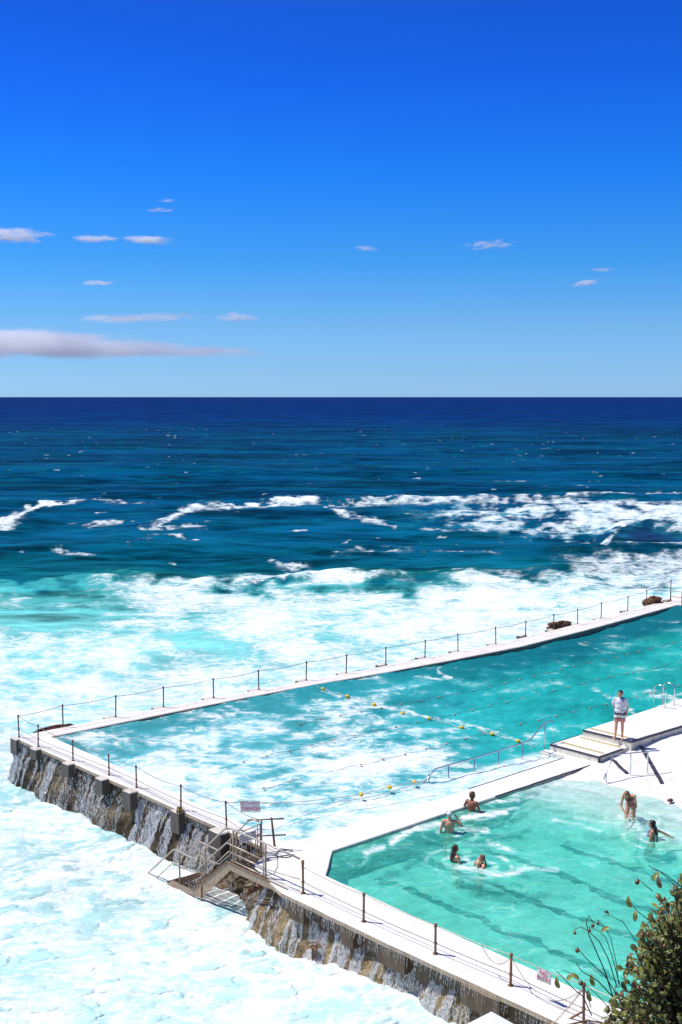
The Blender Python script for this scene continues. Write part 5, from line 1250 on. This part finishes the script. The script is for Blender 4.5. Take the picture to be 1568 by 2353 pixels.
# long haired woman facing right
J=pose(elL=(.24,-.06,1.16),wrL=(.20,-.30,1.10),elR=(-.24,-.06,1.16),wrR=(-.20,-.30,1.10),**bend)
e,HM,R4=person('woman with long wet dark hair in dark swimsuit, chest deep and facing right',water_at(1046,1979,1.20),math.radians(112),J,SK1,.96,True,head=(.05,0,-.12))
hair(e,HM,R4,HB,'long',tail=[(0,.095,1.50),(0,.125,1.38),(.0,.13,1.26)],seed=8)
bm=bmesh.new(); ball(bm,(0,-.02,1.27),(.160,.135,.075),16); 
for s in (1,-1): limb(bm,[(.075*s,-.125,1.30),(.075*s,-.075,1.45),(.065*s,.04,1.47)],[.02,.016,.014])
ball(bm,(0,.0,1.06),(.142,.108,.19),16); remeshed('swimsuit',bm,.009,BLK,e,2)
# girl with pink goggles
J=pose(elL=(.20,-.18,1.20),wrL=(.075,-.20,1.50),handL=(-.25,.35,.6),palmL=(-.5,.8,0),elR=(-.20,-.20,1.20),wrR=(-.08,-.21,1.49),handR=(.25,.35,.6),palmR=(.5,.8,0),**bend)
e,HM,R4=person('girl with brown ponytail and pink goggles holding her hands to her face, facing left',water_at(1108,1990,1.21),math.radians(-78),J,SK1,.88,True,head=(.0,0,-.1))
hair(e,HM,R4,HL,'long',tail=[(0,.11,1.52),(0,.13,1.42),(.0,.12,1.33)],seed=9)
bm=bmesh.new(); h=lambda p: HM@V3(p)
for s in (1,-1): ball(bm,h((.032*s,-.088,.012)),(.026,.016,.019),10,R4)
tube(bm,[h((.088*math.cos(a),.016+.105*math.sin(a),.016)) for a in [i*math.pi/10-.5 for i in range(15)]],.008,6); from_bm('goggles',bm,PINK,e,True)
bm=bmesh.new(); ball(bm,(0,-.02,1.26),(.160,.135,.075),16)
for s in (1,-1): limb(bm,[(.075*s,-.115,1.30),(.075*s,-.075,1.45),(.065*s,.04,1.47)],[.018,.014,.014])
ball(bm,(0,.0,1.06),(.142,.108,.19),16); remeshed('swimsuit',bm,.009,BLK,e,2)
# woman with the stick
J=pose()
J=lean(J,'X',.66,UP,(0,0,.95)); 
J.update(elL=(.255,-.30,1.00),wrL=(.10,-.46,.80),handL=(-.4,-.3,-.6),elR=(-.26,-.32,.96),wrR=(-.03,-.48,.70),handR=(.5,-.2,-.5),palmL=(-.6,.3,.2),palmR=(.6,.3,.2),curl=.75,knL=(.10,-.05,.50),knR=(-.13,-.10,.50),anL=(.11,.05,.085),anR=(-.16,.02,.085),head=(-.03,-.47,1.40))
u_,v_=Quv(P(1451,1893,-.35)); fz=float(floor_h(np.array([u_]),np.array([v_]))[0])
e,HM,R4=person('red haired woman in pink striped swimsuit leaning over a pale stick in the shallows',water_at(1450,1879,.46),math.radians(-28),J,SK1,.95,True,head=(.45,0,-.35))
hair(e,HM,R4,HR,'long',tail=[tuple(V3(J['head'])+V3((0,.04,-.14))),tuple(V3(J['head'])+V3((.05,.03,-.24)))],seed=11)
bm=bmesh.new(); tl=lambda a,b: tuple(V3(J[a]).lerp(V3(J[b]),.0))
W_=V3(J['waist']); C_=V3(J['chest']); fr_=Matrix.Rotation(.66,4,'X')
ball(bm,(0,-.0,.94),(.178,.122,.095),16); ball(bm,W_,(.138,.110,.16),16,fr_); ball(bm,C_+V3((0,-.02,-.03)),(.160,.132,.115),16,fr_); cap_(bm,V3((0,0,.95)),.115,W_,.105)
for s in (1,-1): limb(bm,[C_+V3((.075*s,-.10,.03)),C_+V3((.085*s,-.05,.13)),C_+V3((.07*s,.06,.10))],[.022,.016,.014])
remeshed('swimsuit',bm,.009,STR,e,2)
wl_=e.matrix_basis if False else Matrix.Translation(e.location)@Matrix.Rotation(e.rotation_euler.z,4,'Z')@Matrix.Diagonal((.95,.95,.95,1))
hL=wl_@(V3(J['wrL'])+V3((-.03,-.02,-.05))); hR=wl_@(V3(J['wrR'])+V3((.03,-.01,-.05)))
dirv=(P(1440,1917,SW-.05)-hL)
bm=bmesh.new(); a_=hL-dirv*.12; tube(bm,[a_,hL+dirv*.5,hL+dirv*1.15],.014,8); tag(from_bm('stick',bm,simple('pale_pole',(.74,.58,.60),.5,0,.1,20),smooth=True),'pale pinkish pole held in both hands by the leaning woman','pole')
# woman with long black hair, one arm stretched out
J=pose(elL=(.235,-.06,1.15),wrL=(.20,-.14,.92),handL=(0,-.3,-.7),elR=(-.27,.28,1.30),wrR=(-.28,.53,1.19),handR=(-.05,.8,-.2),palmR=(0,0,-1),curl=.15,**bend)
e,HM,R4=person('woman with very long black hair and lilac bikini top, one arm stretched behind her',water_at(1499,1928,1.13),math.radians(-106),J,SK4,.98,True,head=(.0,0,-.1))
hair(e,HM,R4,HK,'long',tail=[(0,.11,1.50),(0,.145,1.36),(.0,.155,1.22),(0,.15,1.08)],seed=14)
bm=bmesh.new(); ball(bm,(0,-.015,1.28),(.158,.135,.055),16)
for s in (1,-1): ball(bm,(.068*s,-.125,1.285),(.060,.045,.052),12); limb(bm,[(.07*s,-.13,1.32),(.06*s,-.06,1.45),(.03*s,.04,1.49)],[.012,.010,.010])
remeshed('bikini_top',bm,.008,PURP,e,2)
# ------------------------------------------------------------------ coastal shrub at the lookout
def leaf_mat():
    m,nt=newmat('leathery_leaf'); n=N(nt)
    at_=n.add('ShaderNodeAttribute',attribute_name='tint').outputs['Fac']; pos=n.add('ShaderNodeNewGeometry').outputs['Position']; a=n.noise(pos,60,3)
    rp=n.add('ShaderNodeValToRGB'); n.L(at_,rp.inputs[0]); cr=rp.color_ramp; st=[(0,(.07,.085,.02)),(.4,(.17,.19,.045)),(.72,(.28,.30,.08)),(.9,(.44,.44,.09)),(1,(.34,.19,.10))]
    while len(cr.elements)<len(st): cr.elements.new(.5)
    for e_,(p_,c_) in zip(cr.elements,st): e_.position=p_; e_.color=(*c_,1)
    c=n.mixc(n.math('MULTIPLY',n.rng(a,.4,.7),.35),rp.outputs[0],(.13,.09,.05))
    p=n.add('ShaderNodeBsdfPrincipled'); n.L(c,p.inputs['Base Color']); p.inputs['Roughness'].default_value=.38; t=n.add('ShaderNodeBsdfTranslucent'); n.L(c,t.inputs[0])
    mx=n.add('ShaderNodeMixShader'); mx.inputs[0].default_value=.32; n.L(p.outputs[0],mx.inputs[1]); n.L(t.outputs[0],mx.inputs[2]); o=n.add('ShaderNodeOutputMaterial'); n.L(mx.outputs[0],o.inputs[0]); return m
LEAF=leaf_mat(); TWIG=simple('twig_bark',(.07,.04,.03),.8,0,.2,40); BERRY=simple('brown_berry',(.17,.095,.04),.4,0,.2,30,col2=(.27,.16,.07))
DB=4.6
def BP(x,y,d): 
    k=d/2778.; return Vector(((x-CX)*k,d,HC+(912-y)*k))
shrub=empty('coastal_shrub',BP(1640,2400,DB)+Vector((0,0,-.9))); tag(shrub,'olive green shrub with round leathery leaves, brown berries and bare twigs in the corner','shrub')
so_=shrub.location; rg=random.Random(5)
edge=[(2353+80,1392),(2353,1418),(2300,1436),(2250,1458),(2210,1468),(2165,1490),(2130,1520),(2100,1536),(2075,1556),(2040,1570),(2015,1592)]
def xedge(y): return float(np.interp(y,[e_[0] for e_ in edge][::-1],[e_[1] for e_ in edge][::-1]))
LV=[];LF=[];LT=[]
def leaf(c,d,nrm,L,w,tint,cup):
    d=d.normalized(); nrm=(nrm-d*nrm.dot(d)).normalized(); s=d.cross(nrm); b=len(LV)
    prof=[(0,.0),(.18,.55),(.42,.95),(.66,1.0),(.86,.7),(1,.0)]
    mid=[c+d*(L*(t-.0))-nrm*(cup*L*(t-.5)**2*1.2) for t,_ in prof]
    for (t,wd),m_ in zip(prof,mid):
        LV.extend([tuple(m_-s*w*wd/2+nrm*w*wd*.22),tuple(m_),tuple(m_+s*w*wd/2+nrm*w*wd*.22)]); LT.extend([tint]*3)
    for i in range(5):
        a=b+i*3; LF.extend([(a,a+1,a+4,a+3),(a+1,a+2,a+5,a+4)])
tw=bmesh.new(); bb=bmesh.new(); nb=0
for i in range(430):
    y=2010+(rg.random()**.8)*470; xe=xedge(y); depthf=rg.random(); x=xe+18+(rg.random()**1.25)*(1720-xe); d=DB+rg.uniform(-.26,.30)
    tip=BP(x,y,d); root=BP(1640+rg.uniform(-60,90),max(y+40,2330)+rg.uniform(0,140),DB+rg.uniform(-.1,.2)); dirv=(tip-root); Lb=min(dirv.length,.30); st_=tip-dirv.normalized()*Lb
    mid=(st_+tip)/2+Vector((rg.uniform(-.02,.02),rg.uniform(-.02,.02),rg.uniform(-.01,.03)))
    tube(tw,[st_-so_,mid-so_,tip-so_],[.0035,.0028,.0018],5)
    nl=rg.randint(6,9)
    for q in range(nl):
        t=.25+.75*(q+.5)/nl; c=st_.lerp(tip,t)+(mid-(st_+tip)/2)*2*t*(1-t)*2
        a=q*2.4+rg.uniform(-.5,.5); x_,y_,z_=basis(dirv); d_=(x_*math.cos(a)+y_*math.sin(a))*.9+z_*.55+Vector((0,-.1,.15)); nr=(z_*.5+Vector((-.25,-.25,.9))+Vector((rg.uniform(-.6,.6),rg.uniform(-.6,.6),rg.uniform(-.4,.4)))); 
        leaf(c-so_,d_,nr,rg.uniform(.022,.043),rg.uniform(.014,.026),min(1,max(0,rg.gauss(.52,.2))) if rg.random()>.05 else 1.0,rg.uniform(.1,.8))
    if rg.random()<.22:
        c=tip+Vector((rg.uniform(-.02,.02),-.02,rg.uniform(-.01,.02)))-so_; ball(bb,c,rg.uniform(.0065,.010),8); ball(bb,c+Vector((0,-.004,.011)),.003,6); tube(tw,[tip-so_,c],.0012,4)
# bare twigs reaching out to the left
for pts,r_ in [([(1440,2353),(1420,2290),(1398,2240),(1380,2200),(1372,2165),(1378,2150),(1388,2166)],.0026),([(1450,2330),(1428,2260),(1405,2215),(1380,2190),(1360,2178),(1345,2184)],.0022),([(1455,2320),(1436,2250),(1420,2205),(1405,2190),(1380,2178)],.0018),
    ([(1452,2353),(1420,2300),(1385,2268),(1360,2240),(1352,2228)],.0022),([(1440,2353),(1402,2312),(1365,2290),(1350,2270)],.0024),([(1455,2330),(1445,2260),(1432,2205),(1415,2178),(1400,2160)],.0018),([(1390,2400),(1368,2352),(1347,2335),(1325,2312),(1303,2289)],.0024),([(1388,2380),(1375,2340),(1354,2308),(1333,2292),(1316,2285)],.0018),
    ([(1430,2380),(1400,2345),(1372,2322),(1362,2310)],.0016),([(1530,2090),(1505,2068),(1492,2058)],.0018),([(1600,2080),(1560,2048),(1530,2032),(1518,2026)],.0022),([(1600,2095),(1568,2060),(1545,2040),(1526,2035)],.0018),([(1520,2160),(1490,2135),(1475,2112)],.0018),([(1490,2210),(1460,2165),(1430,2150),(1412,2150)],.0016)]:
    d=DB-.15+rg.uniform(-.1,.1); P3=[BP(x,y,d+rg.uniform(-.01,.01))-so_ for x,y in pts]; tube(tw,P3,[r_*(1-.5*i/len(P3)) for i in range(len(P3))],5)
    if rg.random()<.4:
        c=P3[-1]+Vector((0,0,-.014)); ball(bb,c,rg.uniform(.006,.011),8); tube(tw,[P3[-1],c],.0012,4)
    if rg.random()<.5: leaf(P3[-2],Vector((rg.uniform(-1,1),-.3,rg.uniform(-1,.5))),Vector((-.3,-.6,.7)),.045,.018,.8,.5)
for lx,ly in [(1386,2296),(1379,2335),(1302,2302),(1541,2052),(1470,2100)]: leaf(BP(lx,ly,DB-.2)-so_,Vector((.2,-.1,-.95)),Vector((-.5,-.8,.3)),.05,.020,rg.choice([.75,.85,1.0]),.4)
me=bpy.data.meshes.new('leaves'); me.from_pydata(LV,[],LF); me.update(); set_attr(me,'tint','FLOAT',np.array(LT)); o=link('leaves',me,LEAF,shrub,True); tag(o,kind='stuff')
from_bm('berries',bb,BERRY,shrub,True).__setitem__('kind','stuff')
for k_ in range(9):
    a=rg.uniform(-1,1); tube(tw,[Vector((a*.05,rg.uniform(-.05,.05),-.1)),Vector((a*.15-.05,rg.uniform(-.1,.1),.55)),Vector((a*.42-.05,rg.uniform(-.15,.15),.95))],[.012,.008,.004],6)
from_bm('branches',tw,TWIG,shrub,True)

bpy.data.scenes.remove(TS)
# ------------------------------------------------------------------ camera, sun and sky
cam=bpy.data.cameras.new('camera'); co=bpy.data.objects.new('camera',cam); COL.objects.link(co)
co.location=(0,0,HC); co.rotation_euler=(math.radians(90)-PITCH,0,0)
cam.sensor_fit='HORIZONTAL'; cam.sensor_width=36; cam.lens=F/1568*36; cam.clip_start=.2; cam.clip_end=120000
sc.camera=co
SUN=Vector((-.50,.13,.85)).normalized()
sd=bpy.data.lights.new('sun','SUN'); sd.energy=4.8; sd.angle=math.radians(.5); sd.color=(1,.965,.90)
so=bpy.data.objects.new('sun',sd); COL.objects.link(so); so.rotation_euler=SUN.to_track_quat('Z','Y').to_euler(); so.location=(-20,10,40)
wd=bpy.data.worlds.new('World'); sc.world=wd; wd.use_nodes=True; nt=wd.node_tree; nt.nodes.clear(); n=N(nt)
sky=n.add('ShaderNodeTexSky',sky_type='NISHITA'); sky.sun_disc=False; sky.sun_elevation=math.asin(SUN.z); sky.sun_rotation=math.atan2(SUN.x,SUN.y); sky.air_density=1.0; sky.dust_density=.4; sky.ozone_density=3.0
gen=n.add('ShaderNodeTexCoord').outputs['Generated']; sp=n.add('ShaderNodeSeparateXYZ'); n.L(gen,sp.inputs[0])
ramp=n.add('ShaderNodeValToRGB'); n.L(n.math('MULTIPLY',sp.outputs[2],2.5,clamp=True),ramp.inputs[0])
stops=SKYSTOPS=[(0.0,(1,1,1)),(1.0,(1,1,1))]
stops=[(0.0, (0.2996, 0.5677, 1.1136)), (0.0554, (0.2431, 0.4591, 0.9104)), (0.1441, (0.1977, 0.4033, 0.743)), (0.2749, (0.0879, 0.3493, 0.7166)), (0.4437, (0.0346, 0.2828, 0.7922)), (0.6043, (0.0264, 0.2125, 0.7792)), (0.7407, (0.0251, 0.1786, 0.6966)), (1.0, (0.26, 0.3, 0.5))]
cr=ramp.color_ramp
while len(cr.elements)<len(stops): cr.elements.new(.5)
for e,(p_,c_) in zip(cr.elements,stops): e.position=p_; e.color=(*c_,1)
mul0=n.mixc(1.0,sky.outputs[0],ramp.outputs[0],'MULTIPLY')
sc2=n.add('ShaderNodeVectorMath',operation='SCALE'); n.L(mul0,sc2.inputs[0]); sc2.inputs['Scale'].default_value=2.0; mul=sc2.outputs[0]
bg=n.add('ShaderNodeBackground'); n.L(mul,bg.inputs[0]); bg.inputs[1].default_value=.10
wo=n.add('ShaderNodeOutputWorld'); n.L(bg.outputs[0],wo.inputs[0])
sc.view_settings.view_transform='Standard'; sc.view_settings.look='None'; sc.view_settings.exposure=0.0; sc.view_settings.gamma=1
sc.cycles.max_bounces=10; sc.cycles.transparent_max_bounces=16; sc.cycles.volume_bounces=8; sc.cycles.caustics_reflective=False; sc.cycles.caustics_refractive=False
sc.cycles.use_denoising=True
